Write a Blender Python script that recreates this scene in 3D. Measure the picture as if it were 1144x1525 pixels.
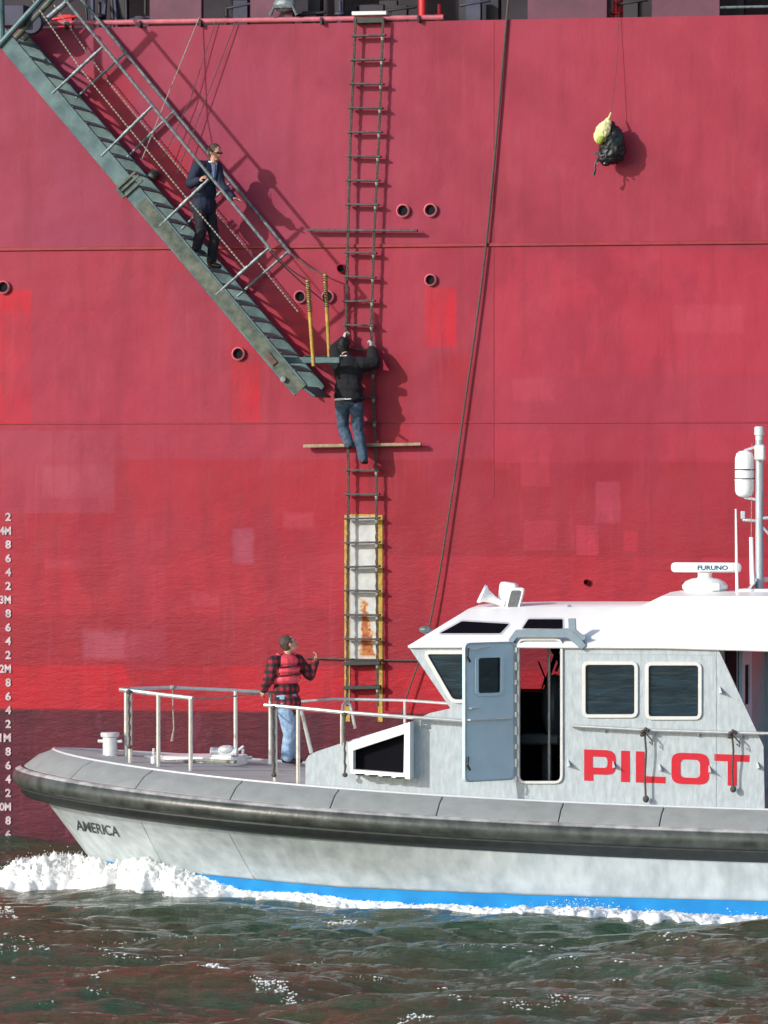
import bpy, bmesh, math, random
import numpy as np
from mathutils import Vector, Matrix, noise
from mathutils.geometry import tessellate_polygon
random.seed(7); rng = np.random.RandomState(11)
R = math.radians
for o in list(bpy.data.objects): bpy.data.objects.remove(o)
scene = bpy.context.scene
COL = scene.collection

# ------------------------------------------------------------------ camera, sky, sun
F, HZ, CH = 7690.0, 694.0, 5.5           # focal length in photo pixels, horizon row, camera height
cam_d = bpy.data.cameras.new('camera'); cam = bpy.data.objects.new('camera', cam_d); COL.objects.link(cam)
cam.location = (0, 0, CH); cam.rotation_euler = (R(90), 0, 0)
cam_d.sensor_fit = 'VERTICAL'; cam_d.sensor_height = 24; cam_d.lens = 24*F/1525
cam_d.shift_y = -(762.5-HZ)/1525; cam_d.clip_end = 2000; cam_d.clip_start = .5
scene.camera = cam
scene.render.resolution_x = 768; scene.render.resolution_y = 1024
SUN = Vector((-1.3, -1.0, .62)).normalized()     # towards the sun
w = bpy.data.worlds.new('World'); scene.world = w; w.use_nodes = True
nt = w.node_tree; bg = nt.nodes['Background']; sky = nt.nodes.new('ShaderNodeTexSky')
sky.sky_type = 'NISHITA'; sky.sun_disc = False
sky.sun_elevation = math.asin(SUN.z); sky.sun_rotation = math.atan2(SUN.x, SUN.y)
nt.links.new(sky.outputs[0], bg.inputs[0]); bg.inputs[1].default_value = .15
sd = bpy.data.lights.new('sun', 'SUN'); so = bpy.data.objects.new('sun', sd); COL.objects.link(so)
sd.energy = 3.0; sd.angle = R(.9); sd.color = (1, .95, .88)
so.rotation_euler = (-SUN).to_track_quat('-Z', 'Y').to_euler(); so.location = (-60, -40, 50)
scene.view_settings.view_transform = 'Standard'; scene.view_settings.look = 'None'
scene.view_settings.exposure = .30; scene.view_settings.gamma = 1

# ------------------------------------------------------------------ frames
PSI = R(12.4)
class Frame:
    def __init__(s, ox, oy):
        s.O = Vector((ox, oy, 0)); s.t = Vector((math.cos(PSI), -math.sin(PSI), 0)); s.m = Vector((-math.sin(PSI), -math.cos(PSI), 0))
        s.M = Matrix.Translation(s.O) @ Matrix.Rotation(-PSI, 4, 'Z')
    def at(s, px, py, v):                  # point of the vertical plane v metres in front of the frame's own plane
        k = (px-572)/F
        q = (k*(s.O.y+v*s.m.y)-s.O.x-v*s.m.x)/(s.t.x-k*s.t.y)
        Y = s.O.y+q*s.t.y+v*s.m.y
        return Vector((q, -v, CH-(py-HZ)*Y/F))
    def px(s, p):
        wv = s.M @ p
        return 572+wv.x*F/wv.y, HZ+(CH-wv.z)*F/wv.y
SHIP = Frame(0, 75); BOAT = Frame(-4.75, 67.2)
A = SHIP.at; B = BOAT.at

# ------------------------------------------------------------------ materials
def new_mat(name):
    m = bpy.data.materials.new(name); m.use_nodes = True
    n = m.node_tree; return m, n, n.nodes['Principled BSDF']
class NB:                                   # tiny node helper
    def __init__(s, n):
        s.n = n; s.tc = n.nodes.new('ShaderNodeTexCoord')
    def L(s, a, b): s.n.links.new(a, b)
    def m(s, op, a, b=None, c=None, clamp=False):
        k = s.n.nodes.new('ShaderNodeMath'); k.operation = op; k.use_clamp = clamp
        for i, q in enumerate((a, b, c)):
            if q is None: continue
            if isinstance(q, (int, float)): k.inputs[i].default_value = q
            else: s.L(q, k.inputs[i])
        return k.outputs[0]
    def map(s, scale=(1,1,1), src=None, loc=(0,0,0)):
        k = s.n.nodes.new('ShaderNodeMapping'); k.inputs['Scale'].default_value = scale; k.inputs['Location'].default_value = loc
        s.L(src or s.tc.outputs['Object'], k.inputs[0]); return k.outputs[0]
    def noise(s, scale, detail=4, vec=None, rough=.55, dist=0):
        k = s.n.nodes.new('ShaderNodeTexNoise'); k.inputs['Scale'].default_value = scale
        k.inputs['Detail'].default_value = detail; k.inputs['Roughness'].default_value = rough; k.inputs['Distortion'].default_value = dist
        s.L(vec or s.tc.outputs['Object'], k.inputs['Vector']); return k.outputs['Fac']
    def mr(s, v, a, b, c=0., d=1.):
        k = s.n.nodes.new('ShaderNodeMapRange'); s.L(v, k.inputs[0])
        for i, q in enumerate((a, b, c, d)): k.inputs[i+1].default_value = q
        return k.outputs[0]
    def mix(s, f, a, b, mode='MIX'):
        k = s.n.nodes.new('ShaderNodeMix'); k.data_type = 'RGBA'; k.blend_type = mode
        for i, q in ((0, f), (6, a), (7, b)):
            if isinstance(q, (int, float)): k.inputs[i].default_value = q
            elif isinstance(q, tuple): k.inputs[i].default_value = (*q[:3], 1)
            else: s.L(q, k.inputs[i])
        return k.outputs[2]
    def xyz(s, src=None):
        k = s.n.nodes.new('ShaderNodeSeparateXYZ'); s.L(src or s.tc.outputs['Object'], k.inputs[0]); return k.outputs
    def bump(s, h, strength, dist, bsdf):
        k = s.n.nodes.new('ShaderNodeBump'); k.inputs['Strength'].default_value = strength; k.inputs['Distance'].default_value = dist
        s.L(h, k.inputs['Height']); s.L(k.outputs[0], bsdf.inputs['Normal'])
def mat(name, c, rough=.5, metal=0., var=.12, scale=6., bump=.15, stretch=(1,1,1), c2=None, spec=.5, amt=.5, bs=3.):
    m, n, p = new_mat(name); b = NB(n)
    v = b.map(stretch); f = b.noise(scale, 5, v)
    f2 = b.mr(f, .5-amt*.4, .5+amt*.4)
    lo = tuple(x*(1-var) for x in c); hi = c2 or tuple(min(1, x*(1+var)) for x in c)
    b.L(b.mix(f2, lo, hi), p.inputs['Base Color'])
    p.inputs['Roughness'].default_value = rough; p.inputs['Metallic'].default_value = metal; p.inputs['Specular IOR Level'].default_value = spec
    if bump: b.bump(b.noise(scale*bs, 3, v), bump, .01, p)
    return m
MAT = dict(
 white=mat('white_paint', (.86,.87,.87), .35, 0, .04, 3, .04),
 alu=mat('brushed_aluminium', (.37,.43,.48), .42, .25, .08, 20, .25, (1,1,.3), c2=(.48,.55,.60)),
 shell=mat('bare_hull_plate', (.47,.54,.57), .42, .2, .10, 5, .10, (1,1,.22), c2=(.67,.74,.77)),
 frame=mat('bright_frame', (.66,.68,.70), .3, .25, .05, 9, .03),
 tube=mat('rail_tube', (.55,.56,.55), .3, .5, .12, 12, .05),
 door=mat('pale_door_paint', (.58,.74,.84), .4, 0, .05, 4, .04),
 deck=mat('grey_deck_paint', (.38,.39,.39), .75, 0, .10, 4, .3, bs=25),
 pad=mat('grey_rubber_pad', (.27,.29,.29), .62, 0, .10, 5, .2),
 rubber=mat('black_rubber', (.032,.040,.036), .36, 0, .3, 5, .35, c2=(.085,.098,.092)),
 rubber2=mat('dull_black_rubber', (.022,.027,.027), .5, 0, .3, 8, .25),
 blue=mat('blue_bottom_paint', (.006,.21,.55), .45, 0, .10, 3, .08, c2=(.01,.27,.62)),
 red_letter=mat('red_lettering', (.52,.002,.022), .4, 0, .06, 9, 0),
 black_letter=mat('black_lettering', (.03,.035,.04), .5, 0, .1, 9, 0),
 navy_letter=mat('navy_lettering', (.02,.04,.07), .5, 0, .1, 9, 0),
 mark=mat('worn_white_mark', (.48,.38,.42), .6, 0, .25, 14, 0, amt=.3),
 black=mat('black_interior', (.008,.009,.012), .7, 0, .2, 6, .05, spec=.1),
 seat=mat('dark_vinyl', (.10,.125,.15), .35, 0, .2, 6, .1),
 dark=mat('dark_weathered_steel', (.018,.015,.022), .6, 0, .5, 3, .1),
 navy=mat('dark_blue_steel', (.03,.035,.07), .6, 0, .4, 3, .1),
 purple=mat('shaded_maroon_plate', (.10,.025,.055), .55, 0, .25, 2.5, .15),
 bright_red=mat('signal_red_paint', (.62,.02,.03), .45, 0, .1, 6, .05),
 teal=mat('teal_green_steel', (.040,.105,.13), .5, .15, .35, 5, .25, c2=(.095,.17,.18)), tread=mat('pale_teal_tread', (.09,.18,.19), .5, .1, .3, 6, .25, c2=(.16,.25,.25)),
 teal_worn=mat('worn_green_steel', (.045,.085,.08), .6, .1, .5, 7, .3, c2=(.13,.15,.11)),
 galv=mat('galvanised_tube', (.10,.14,.16), .5, .4, .35, 18, .15, c2=(.27,.31,.33)),
 yellow=mat('ochre_painted_post', (.42,.24,.03), .55, 0, .3, 20, .2, c2=(.55,.36,.06)),
 rope_dark=mat('dark_manila_rope', (.055,.045,.042), .85, 0, .4, 60, .4, c2=(.13,.11,.10)),
 rope_pale=mat('pale_worn_rope', (.30,.28,.24), .85, 0, .4, 40, .4),
 step=mat('dark_wooden_step', (.06,.05,.05), .7, 0, .4, 20, .2, c2=(.12,.10,.10)),
 spreader=mat('weathered_plank', (.30,.21,.13), .7, 0, .35, 10, .2, c2=(.42,.33,.22)),
 spreader_dark=mat('dark_plank', (.09,.05,.04), .7, 0, .35, 10, .2),
 skin=mat('skin', (.50,.27,.19), .5, 0, .06, 8, .02),
 glove=mat('pale_work_glove', (.45,.47,.47), .8, 0, .15, 20, .1),
 suit=mat('navy_suit_cloth', (.010,.018,.045), .8, 0, .3, 14, .3),
 suit_leg=mat('black_trouser_cloth', (.010,.012,.020), .8, 0, .3, 14, .3),
 shirt=mat('white_shirt', (.72,.74,.78), .7, 0, .05, 14, .1),
 tie=mat('blue_tie', (.10,.20,.42), .5, 0, .1, 14, .1),
 jacket=mat('black_fleece', (.007,.008,.011), .9, 0, .3, 12, .4),
 jean=mat('dark_denim', (.035,.065,.12), .85, 0, .25, 18, .3, c2=(.07,.12,.19)),
 jean2=mat('washed_denim', (.16,.30,.50), .85, 0, .25, 12, .3, c2=(.36,.50,.68)),
 vest=mat('red_life_vest', (.78,.075,.11), .55, 0, .12, 6, .2),
 boot=mat('dark_boot', (.018,.012,.010), .5, 0, .3, 10, .1),
 hair=mat('brown_hair', (.06,.042,.03), .7, 0, .4, 40, .5),
 hair_grey=mat('greying_hair', (.16,.13,.11), .7, 0, .4, 40, .5),
 hair_black=mat('black_hair', (.012,.012,.013), .7, 0, .4, 40, .5),
 bag=mat('black_nylon', (.008,.014,.016), .45, 0, .4, 14, .4),
 lime=mat('pale_yellow_nylon', (.70,.70,.16), .5, 0, .12, 14, .3, c2=(.85,.83,.55)),
 lime2=mat('yellow_green_nylon', (.30,.40,.05), .5, 0, .15, 14, .3),
 lamp_glass=mat('lamp_lens', (.10,.11,.13), .1, 0, .2, 30, .2),
 louvre=mat('dark_louvre', (.004,.004,.007), .6, 0, .1, 6, 0, spec=.05), highlight=mat('worn_fender_highlight', (.26,.26,.27), .35, 0, .3, 5, .2, c2=(.55,.55,.56)), gap=mat('deep_shade_steel', (.02,.016,.028), .7, 0, .4, 3, .05),
)
def m_glass():
    m, n, p = new_mat('tinted_glass'); b = NB(n)
    tr = n.nodes.new('ShaderNodeBsdfTransparent'); tr.inputs[0].default_value = (.05,.07,.10,1)
    gl = n.nodes.new('ShaderNodeBsdfGlossy'); gl.inputs['Roughness'].default_value = .03; gl.inputs[0].default_value = (.40,.66,.90,1)
    fr = n.nodes.new('ShaderNodeFresnel'); fr.inputs[0].default_value = 1.5
    bp = n.nodes.new('ShaderNodeBump'); bp.inputs['Strength'].default_value = .35; bp.inputs['Distance'].default_value = .02
    b.L(b.noise(5, 3, b.map((.5,1,2.4)), .6, .6), bp.inputs['Height']); b.L(bp.outputs[0], gl.inputs['Normal'])
    mx = n.nodes.new('ShaderNodeMixShader'); b.L(fr.outputs[0], mx.inputs[0]); b.L(tr.outputs[0], mx.inputs[1]); b.L(gl.outputs[0], mx.inputs[2])
    b.L(mx.outputs[0], n.nodes['Material Output'].inputs[0]); return m
MAT['alu_shaded'] = mat('shaded_aluminium', (.20,.27,.33), .5, .1, .12, 9, .1)  # darker copy of the aluminium, carrying the shade of the doorway recess
MAT['glass'] = m_glass()
def m_clear():
    m = m_glass(); m.name = 'clear_glass'
    for k in m.node_tree.nodes:
        if k.type == 'BSDF_TRANSPARENT': k.inputs[0].default_value = (.8,.84,.86,1)
    return m
MAT['clear'] = m_clear()
def m_dark_glass():
    m, n, p = new_mat('navy_window_glass'); b = NB(n)
    b.L(b.mix(b.mr(b.noise(2.5, 4, b.map((1,1,3))), .35, .65), (.006,.012,.022), (.014,.032,.050)), p.inputs['Base Color'])
    p.inputs['Roughness'].default_value = .05; p.inputs['Specular IOR Level'].default_value = .5; p.inputs['Specular Tint'].default_value = (.5,.75,1,1)
    b.bump(b.noise(5, 3, b.map((.5,1,2.6)), .6, .6), .12, .02, p); return m
MAT['glass'] = m_dark_glass()

def m_ship():
    m, n, p = new_mat('faded_red_hull_paint'); b = NB(n)
    co = b.xyz(); X, Z = co[0], co[2]
    wob = b.m('MULTIPLY', b.m('SUBTRACT', b.noise(1.3, 5), .5), .10)
    wob2 = b.m('MULTIPLY', b.m('SUBTRACT', b.noise(9, 4, None, .7), .5), .10)
    x = b.m('ADD', X, b.m('MULTIPLY', wob, .35)); z = b.m('ADD', Z, b.m('MULTIPLY', wob, .25))
    xr = b.m('ADD', x, wob2); zr = b.m('ADD', z, wob2)
    def zy(py, px=300): return A(px, py, 0).z
    pink = (.315,.062,.130); pink2 = (.37,.050,.088); mid = (.375,.046,.088); red = (.385,.022,.048); hot = (.52,.014,.032); dark = (.085,.014,.030)
    c = b.mix(b.mr(X, A(250,0,0).x, A(1000,0,0).x), pink, pink2)
    c = b.mix(b.mr(z, zy(371), zy(369)-.02), mid, c) if False else b.mix(b.mr(z, zy(372), zy(366)), mid, c)
    c = b.mix(b.mr(z, zy(686), zy(682)), red, c)
    c = b.mix(b.mr(z, zy(829), zy(824)), (.42,.030,.055), c)
    c = b.mix(b.mr(zr, zy(918), zy(914)), (.36,.026,.048), c)
    c = b.mix(b.mr(z, zy(995), zy(990)), hot, c)
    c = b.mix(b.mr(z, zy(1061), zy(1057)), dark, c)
    def rect(x0, y0, x1, y1, col, f=1., rough=False, soft=.02):
        nonlocal c
        p0 = A(x0, y1, 0); p1 = A(x1, y0, 0); xx, zz = (xr, zr) if rough else (x, z)
        d = b.m('MINIMUM', b.m('MINIMUM', b.m('SUBTRACT', xx, p0.x), b.m('SUBTRACT', p1.x, xx)), b.m('MINIMUM', b.m('SUBTRACT', zz, p0.z), b.m('SUBTRACT', p1.z, zz)))
        c = b.mix(b.m('MULTIPLY', b.mr(d, 0, soft), f), c, col)
    # repainted and faded patches, with some cast shadows painted in as colour
    rect(-60, 430, 47, 632, (.56,.012,.040), 1)
    rect(345, 540, 388, 630, (.56,.014,.042), .95)
    rect(632, 426, 680, 519, (.56,.016,.046), .95)
    rect(640, 520, 712, 650, (.42,.008,.020), .6, True, .16)
    rect(120, 90, 215, 220, (.50,.012,.026), .5, True, .25)  # scarlet painted in for the gangway's shadow band
    rect(200, 200, 300, 330, (.50,.012,.026), .5, True, .25)  # gangway shadow band continued in colour
    rect(330, 440, 480, 560, (.46,.012,.030), .5, True, .25)  # lower end of the painted gangway shadow
    rect(545, 520, 622, 680, (.42,.010,.024), .55, True, .2)  # climber's shadow on the hull, painted as deeper red
    rect(0, 462, 250, 628, (.42,.050,.10), .5)
    rect(250, 400, 340, 560, pink, .5, False, .1)
    rect(0, 640, 172, 765, (.38,.085,.13), .7, True)
    rect(60, 690, 172, 745, (.42,.12,.16), .7, True, .08)
    rect(345, 785, 380, 842, (.40,.13,.19), .8, True, .05)
    rect(120, 935, 250, 985, (.42,.13,.18), .75, True, .08)
    rect(185, 770, 250, 1000, (.40,.045,.08), .5)
    rect(430, 900, 490, 925, (.22,.02,.03), .5, True, .1)
    rect(735, 372, 1250, 560, (.455,.040,.080), .6)
    rect(548, 684, 1400, 830, (.29,.016,.034), .7)  # broad soft shadow right of the ladder, put into the hull colour
    rect(575, 700, 850, 1010, (.27,.014,.030), .45, True, .35)  # lower part of the same painted shadow
    rect(735, 640, 1200, 690, (.43,.045,.08), .7)
    rect(815, 680, 1050, 860, (.33,.020,.042), .5, True, .1)
    rect(885, 715, 925, 780, (.47,.09,.15), .8, True, .04)
    rect(857, 782, 893, 828, (.50,.06,.11), .8)
    rect(928, 790, 951, 822, (.47,.03,.06), .7)
    rect(943, 828, 968, 856, (.46,.03,.07), .6)
    rect(775, 680, 820, 725, (.46,.06,.10), .5)
    rect(780, 775, 830, 820, (.45,.05,.10), .5, True)
    rect(632, 828, 900, 935, (.44,.025,.050), .5)
    rect(735, 30, 760, 700, (.42,.055,.09), .4)
    for (ox, oy, L_) in ((6,440,150),(448,452,60),(601,324,80),(642,323,70),(642,428,60),(356,537,110),(874,872,40),(150,500,130),(168,380,60),(700,560,120),(1030,60,90),(420,640,90),(80,640,120),(985,372,70),(265,700,110)):
        rect(ox-2.5, oy, ox+3, oy+L_, (.26,.030,.022), .55, True, .05)
    for (x0_, y0_, x1_, y1_) in ((1000,450,1110,500),(760,560,830,600),(420,760,470,790),(60,830,130,850),(280,880,330,905),(1050,300,1085,340)): rect(x0_, y0_, x1_, y1_, (.50,.10,.14), .5, True, .07)
    # soft chalky fading, vertical streaks, grime
    bg2 = b.noise(.8, 6, b.map((1,1,.7), None, (5,2,7)), .65); c = b.mix(b.m('MULTIPLY', b.mr(bg2, .49, .58), .42), c, b.mix(b.mr(Z, 2.2, 6), (.22,.012,.028), (.27,.025,.065)))
    big = b.mr(b.noise(.55, 5, None, .6), .42, .60); c = b.mix(b.m('MULTIPLY', big, .36), c, b.mix(b.mr(Z, 2.2, 6), (.38,.030,.055), (.42,.070,.12)))
    st = b.noise(3.2, 6, b.map((1, 1, .12)), .65); c = b.mix(b.m('MULTIPLY', b.mr(st, .50, .70), .45), c, (.24,.028,.050))
    st3 = b.noise(7, 5, b.map((1, 1, .07)), .6); c = b.mix(b.m('MULTIPLY', b.mr(st3, .58, .76), .26), c, (.50,.13,.19))
    st2 = b.noise(2.0, 6, b.map((1,1,.5)), .7); hi = b.m('MULTIPLY', b.mr(st2, .60, .66), b.mr(Z, 1.5, 3.4, .30, .06)); c = b.mix(hi, c, (.42,.12,.17))
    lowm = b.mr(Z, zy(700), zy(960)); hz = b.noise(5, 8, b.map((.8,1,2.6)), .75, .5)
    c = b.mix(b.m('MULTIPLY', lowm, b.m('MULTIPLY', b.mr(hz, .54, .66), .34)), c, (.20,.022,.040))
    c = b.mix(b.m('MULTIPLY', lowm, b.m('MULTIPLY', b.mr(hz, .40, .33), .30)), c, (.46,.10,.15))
    ru = b.noise(1.7, 6, b.map((1,1,.22), None, (3,0,1)), .7); c = b.mix(b.m('MULTIPLY', b.mr(ru, .66, .74), .4), c, (.30,.045,.025))
    sp = b.noise(26, 2); c = b.mix(b.m('MULTIPLY', b.mr(sp, .76, .80), .7), c, (.10,.01,.015))
    sp2 = b.noise(22, 2, b.map((1,1,1), None, (9,4,2))); c = b.mix(b.m('MULTIPLY', b.mr(sp2, .77, .80), .5), c, (.75,.45,.5))
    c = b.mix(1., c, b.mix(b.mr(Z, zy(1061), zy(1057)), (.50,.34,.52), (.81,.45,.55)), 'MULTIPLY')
    b.L(c, p.inputs['Base Color']); p.inputs['Roughness'].default_value = .5; p.inputs['Specular IOR Level'].default_value = .28
    h = b.m('ADD', b.m('MULTIPLY', b.noise(.9, 2), 1.6), b.m('MULTIPLY', b.m('MULTIPLY', hz, lowm), .9))
    h = b.m('ADD', h, b.m('MULTIPLY', b.noise(14, 4), .12)); b.bump(h, .5, .035, p)
    return m
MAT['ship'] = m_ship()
def m_board():
    m, n, p = new_mat('grey_white_mark_paint'); b = NB(n); co = b.xyz(); X, Z = co[0], co[2]
    c = b.mix(b.mr(b.noise(5, 5), .35, .65), (.42,.44,.45), (.58,.60,.59))
    p0 = A(541, 897, 0); p1 = A(548, 977, 0)
    wob = b.m('MULTIPLY', b.m('SUBTRACT', b.noise(9, 6, None, .7), .5), .26)
    cx = b.mr(Z, p1.z, p0.z, p1.x, p0.x+.01); hw = b.mr(Z, p1.z, p0.z, .10, .03)
    d = b.m('SUBTRACT', hw, b.m('ABSOLUTE', b.m('ADD', b.m('SUBTRACT', X, cx), wob)))
    d = b.m('MINIMUM', d, b.m('MINIMUM', b.m('SUBTRACT', b.m('ADD', p0.z+.03, wob), Z), b.m('SUBTRACT', Z, p1.z)))
    c = b.mix(b.mr(d, -.02, .0), c, (.55,.34,.16)); c = b.mix(b.mr(d, 0, .02), c, b.mix(b.mr(b.noise(16, 4), .4, .6), (.30,.05,.008), (.42,.15,.04)))
    b.L(c, p.inputs['Base Color']); p.inputs['Roughness'].default_value = .6; b.bump(b.noise(12, 4), .3, .01, p); return m
MAT['board'] = m_board()
def m_plaid():
    m, n, p = new_mat('red_black_plaid'); b = NB(n); co = b.xyz()
    def band(v): return b.m('GREATER_THAN', b.m('FRACT', b.m('MULTIPLY', v, 11.)), .5)
    s = b.m('ADD', band(b.m('ADD', co[0], b.m('MULTIPLY', co[1], .6))), band(co[2]))
    c = b.mix(b.mr(s, 0, 1), (.30,.015,.03), (.07,.012,.02)); c = b.mix(b.mr(s, 1, 2), c, (.012,.012,.016))
    b.L(c, p.inputs['Base Color']); p.inputs['Roughness'].default_value = .85; return m
MAT['plaid'] = m_plaid()
def m_water():
    m, n, p = new_mat('harbour_water'); b = NB(n)
    c = b.mix(b.mr(b.noise(.35, 3), .4, .6), (.062,.058,.028), (.036,.075,.045))
    b.L(c, p.inputs['Base Color']); p.inputs['Roughness'].default_value = .06; p.inputs['IOR'].default_value = 1.33
    p.inputs['Specular IOR Level'].default_value = .5
    h = b.m('ADD', b.noise(5, 7, b.map((.38,1,1)), .66, .5), b.m('MULTIPLY', b.noise(20, 3, b.map((.45,1,1))), .35)); b.bump(h, 1., .085, p)
    return m
MAT['water'] = m_water()
def m_foam():
    m, n, p = new_mat('white_foam'); b = NB(n)
    b.L(b.mix(b.mr(b.noise(14, 5), .35, .6), (.84,.87,.88), (.95,.95,.95)), p.inputs['Base Color'])
    p.inputs['Roughness'].default_value = .6; p.inputs['Subsurface Weight'].default_value = .5; p.inputs['Subsurface Radius'].default_value = (.12,.12,.12); p.inputs['Subsurface Scale'].default_value = .3; b.bump(b.noise(40, 4), .4, .015, p); return m
MAT['foam'] = m_foam()

# ------------------------------------------------------------------ mesh tools
class MB:
    def __init__(s): s.v = []; s.f = []
    def add(s, vs, fs):
        o = len(s.v); s.v += [Vector(q) for q in vs]; s.f += [tuple(i+o for i in q) for q in fs]; return s
    def box(s, c, size, rot=None):
        c = Vector(c); hx, hy, hz = [q/2 for q in size]; vs = [Vector((x, y, z)) for x in (-hx, hx) for y in (-hy, hy) for z in (-hz, hz)]
        if rot is not None: vs = [rot @ q for q in vs]
        return s.add([c+q for q in vs], [(0,1,3,2),(4,6,7,5),(0,4,5,1),(2,3,7,6),(0,2,6,4),(1,5,7,3)])
    def beam(s, a, b, wd, h, up=(0,0,1)):
        a, b = Vector(a), Vector(b); d = (b-a); L = d.length; d.normalize(); up = Vector(up); r = d.cross(up).normalized(); u = r.cross(d)
        rot = Matrix((d, r, u)).transposed(); return s.box((a+b)/2, (L, wd, h), rot)
    def tube(s, pts, r, n=8, closed=False):
        pts = [Vector(q) for q in pts]; N = len(pts); rs = r if isinstance(r, (list, tuple)) else [r]*N
        vs = []; fs = []; prev = None
        for i, q in enumerate(pts):
            if closed: d = pts[(i+1) % N]-pts[i-1]
            else: d = pts[min(i+1, N-1)]-pts[max(i-1, 0)]
            if d.length < 1e-9: d = Vector((0,0,1))
            d.normalize()
            if prev is None:
                a = Vector((0,0,1)) if abs(d.z) < .9 else Vector((1,0,0)); prev = d.cross(a).normalized()
            else:
                prev = prev-d*prev.dot(d); prev.normalize()
            e = d.cross(prev)
            for k in range(n):
                t = 2*math.pi*k/n; vs.append(q+(prev*math.cos(t)+e*math.sin(t))*rs[i])
        for i in range(N if closed else N-1):
            j = (i+1) % N
            for k in range(n):
                l = (k+1) % n; fs.append((i*n+k, i*n+l, j*n+l, j*n+k))
        if not closed:
            fs.append(tuple(range(n))[::-1]); fs.append(tuple((N-1)*n+k for k in range(n)))
        return s.add(vs, fs)
    def lathe(s, prof, o, ax=(0,0,1), n=20):     # prof: (radius, height)
        o = Vector(o); ax = Vector(ax).normalized(); return s.tube([o+ax*h for r, h in prof], [max(r, .0005) for r, h in prof], n) if False else s._lathe(prof, o, ax, n)
    def _lathe(s, prof, o, ax, n):
        a = Vector((0,0,1)) if abs(ax.z) < .9 else Vector((1,0,0)); e = ax.cross(a).normalized(); g = ax.cross(e)
        vs = [o+ax*h+(e*math.cos(2*math.pi*k/n)+g*math.sin(2*math.pi*k/n))*r for r, h in prof for k in range(n)]
        fs = [(i*n+k, i*n+(k+1) % n, (i+1)*n+(k+1) % n, (i+1)*n+k) for i in range(len(prof)-1) for k in range(n)]
        fs += [tuple(range(n))[::-1], tuple((len(prof)-1)*n+k for k in range(n))]; return s.add(vs, fs)
    def ell(s, c, rad, rot=None, n=14, m=9):
        c = Vector(c); vs = []; fs = []
        for i in range(m+1):
            th = math.pi*i/m
            for k in range(n):
                ph = 2*math.pi*k/n; q = Vector((rad[0]*math.sin(th)*math.cos(ph), rad[1]*math.sin(th)*math.sin(ph), rad[2]*math.cos(th)))
                vs.append(c+(rot @ q if rot is not None else q))
        for i in range(m):
            for k in range(n): fs.append((i*n+k, (i+1)*n+k, (i+1)*n+(k+1) % n, i*n+(k+1) % n))
        return s.add(vs, fs)
    def cap(s, a, ra, b, rb, n=12):              # tapered capsule
        a, b = Vector(a), Vector(b); d = (b-a); L = max(d.length, 1e-4); d.normalize()
        pr = [(ra*math.cos(t), -ra*math.sin(t)) for t in (1.5, 1.1, .7, .35, 0)]+[(rb*math.cos(t), L+rb*math.sin(t)) for t in (0, .35, .7, 1.1, 1.5)]
        return s._lathe(pr, a, d, n)
    def panel(s, outer, holes, mp, th):
        th = Vector(th); loops = [outer]+list(holes); tri = tessellate_polygon([[Vector((q[0], q[1], 0)) for q in l] for l in loops])
        fl = [mp(q[0], q[1]) for l in loops for q in l]; n = len(fl)
        fs = [tuple(t) for t in tri]+[tuple(i+n for i in t)[::-1] for t in tri]; o = 0
        for l in loops:
            for k in range(len(l)):
                a, b_ = o+k, o+(k+1) % len(l); fs.append((a, b_, b_+n, a+n))
            o += len(l)
        return s.add(fl+[q+th for q in fl], fs)
BASE = {}
def finish(me, ang=35):
    bm = bmesh.new(); bm.from_mesh(me); bmesh.ops.remove_doubles(bm, verts=bm.verts, dist=1e-6) if False else None
    bmesh.ops.recalc_face_normals(bm, faces=bm.faces); bm.to_mesh(me); bm.free()
    for q in me.polygons: q.use_smooth = True
    me.set_sharp_from_angle(angle=R(ang))
def thing(name, label, cat, fr, base=(0,0,0), group=None, kind=None):
    o = bpy.data.objects.new(name, None); COL.objects.link(o); o.empty_display_size = .2
    base = Vector(base); o.matrix_world = fr.M @ Matrix.Translation(base); BASE[o.name] = base
    tag(o, label, cat, group, kind); return o
def tag(o, label=None, cat=None, group=None, kind=None):
    for k, q in (('label', label), ('category', cat), ('group', group), ('kind', kind)):
        if q: o[k] = q
    return o
def part(name, mb, mt, parent, label=None, ang=35, bevel=0):
    root = parent
    while root.parent: root = root.parent
    base = BASE[root.name]; me = bpy.data.meshes.new(name)
    me.from_pydata([q-base for q in mb.v], [], mb.f); finish(me, ang)
    me.materials.append(MAT[mt] if isinstance(mt, str) else mt)
    o = bpy.data.objects.new(name, me); COL.objects.link(o); o.parent = parent
    if label: o['label'] = label
    if bevel:
        bv = o.modifiers.new('bevel', 'BEVEL'); bv.width = bevel; bv.segments = 2; bv.limit_method = 'ANGLE'; bv.angle_limit = R(40)
    return o
def single(name, mb, mt, fr, base, label, cat, group=None, kind=None, ang=35, bevel=0):
    base = Vector(base); me = bpy.data.meshes.new(name); me.from_pydata([q-base for q in mb.v], [], mb.f); finish(me, ang)
    me.materials.append(MAT[mt]); o = bpy.data.objects.new(name, me); COL.objects.link(o); o.matrix_world = fr.M @ Matrix.Translation(base)
    if bevel:
        bv = o.modifiers.new('bevel', 'BEVEL'); bv.width = bevel; bv.segments = 2
    return tag(o, label, cat, group, kind)
def rpoly(pts, r, n=4):
    out = []; N = len(pts)
    for i in range(N):
        p = Vector(pts[i][:2]); a = Vector(pts[i-1][:2])-p; c = Vector(pts[(i+1) % N][:2])-p
        rr = min(r, a.length*.45, c.length*.45); a = p+a.normalized()*rr; c = p+c.normalized()*rr
        for k in range(n+1):
            t = k/n; q = a*(1-t)**2+p*2*t*(1-t)+c*t*t; out.append((q.x, q.y))
    return out
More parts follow.
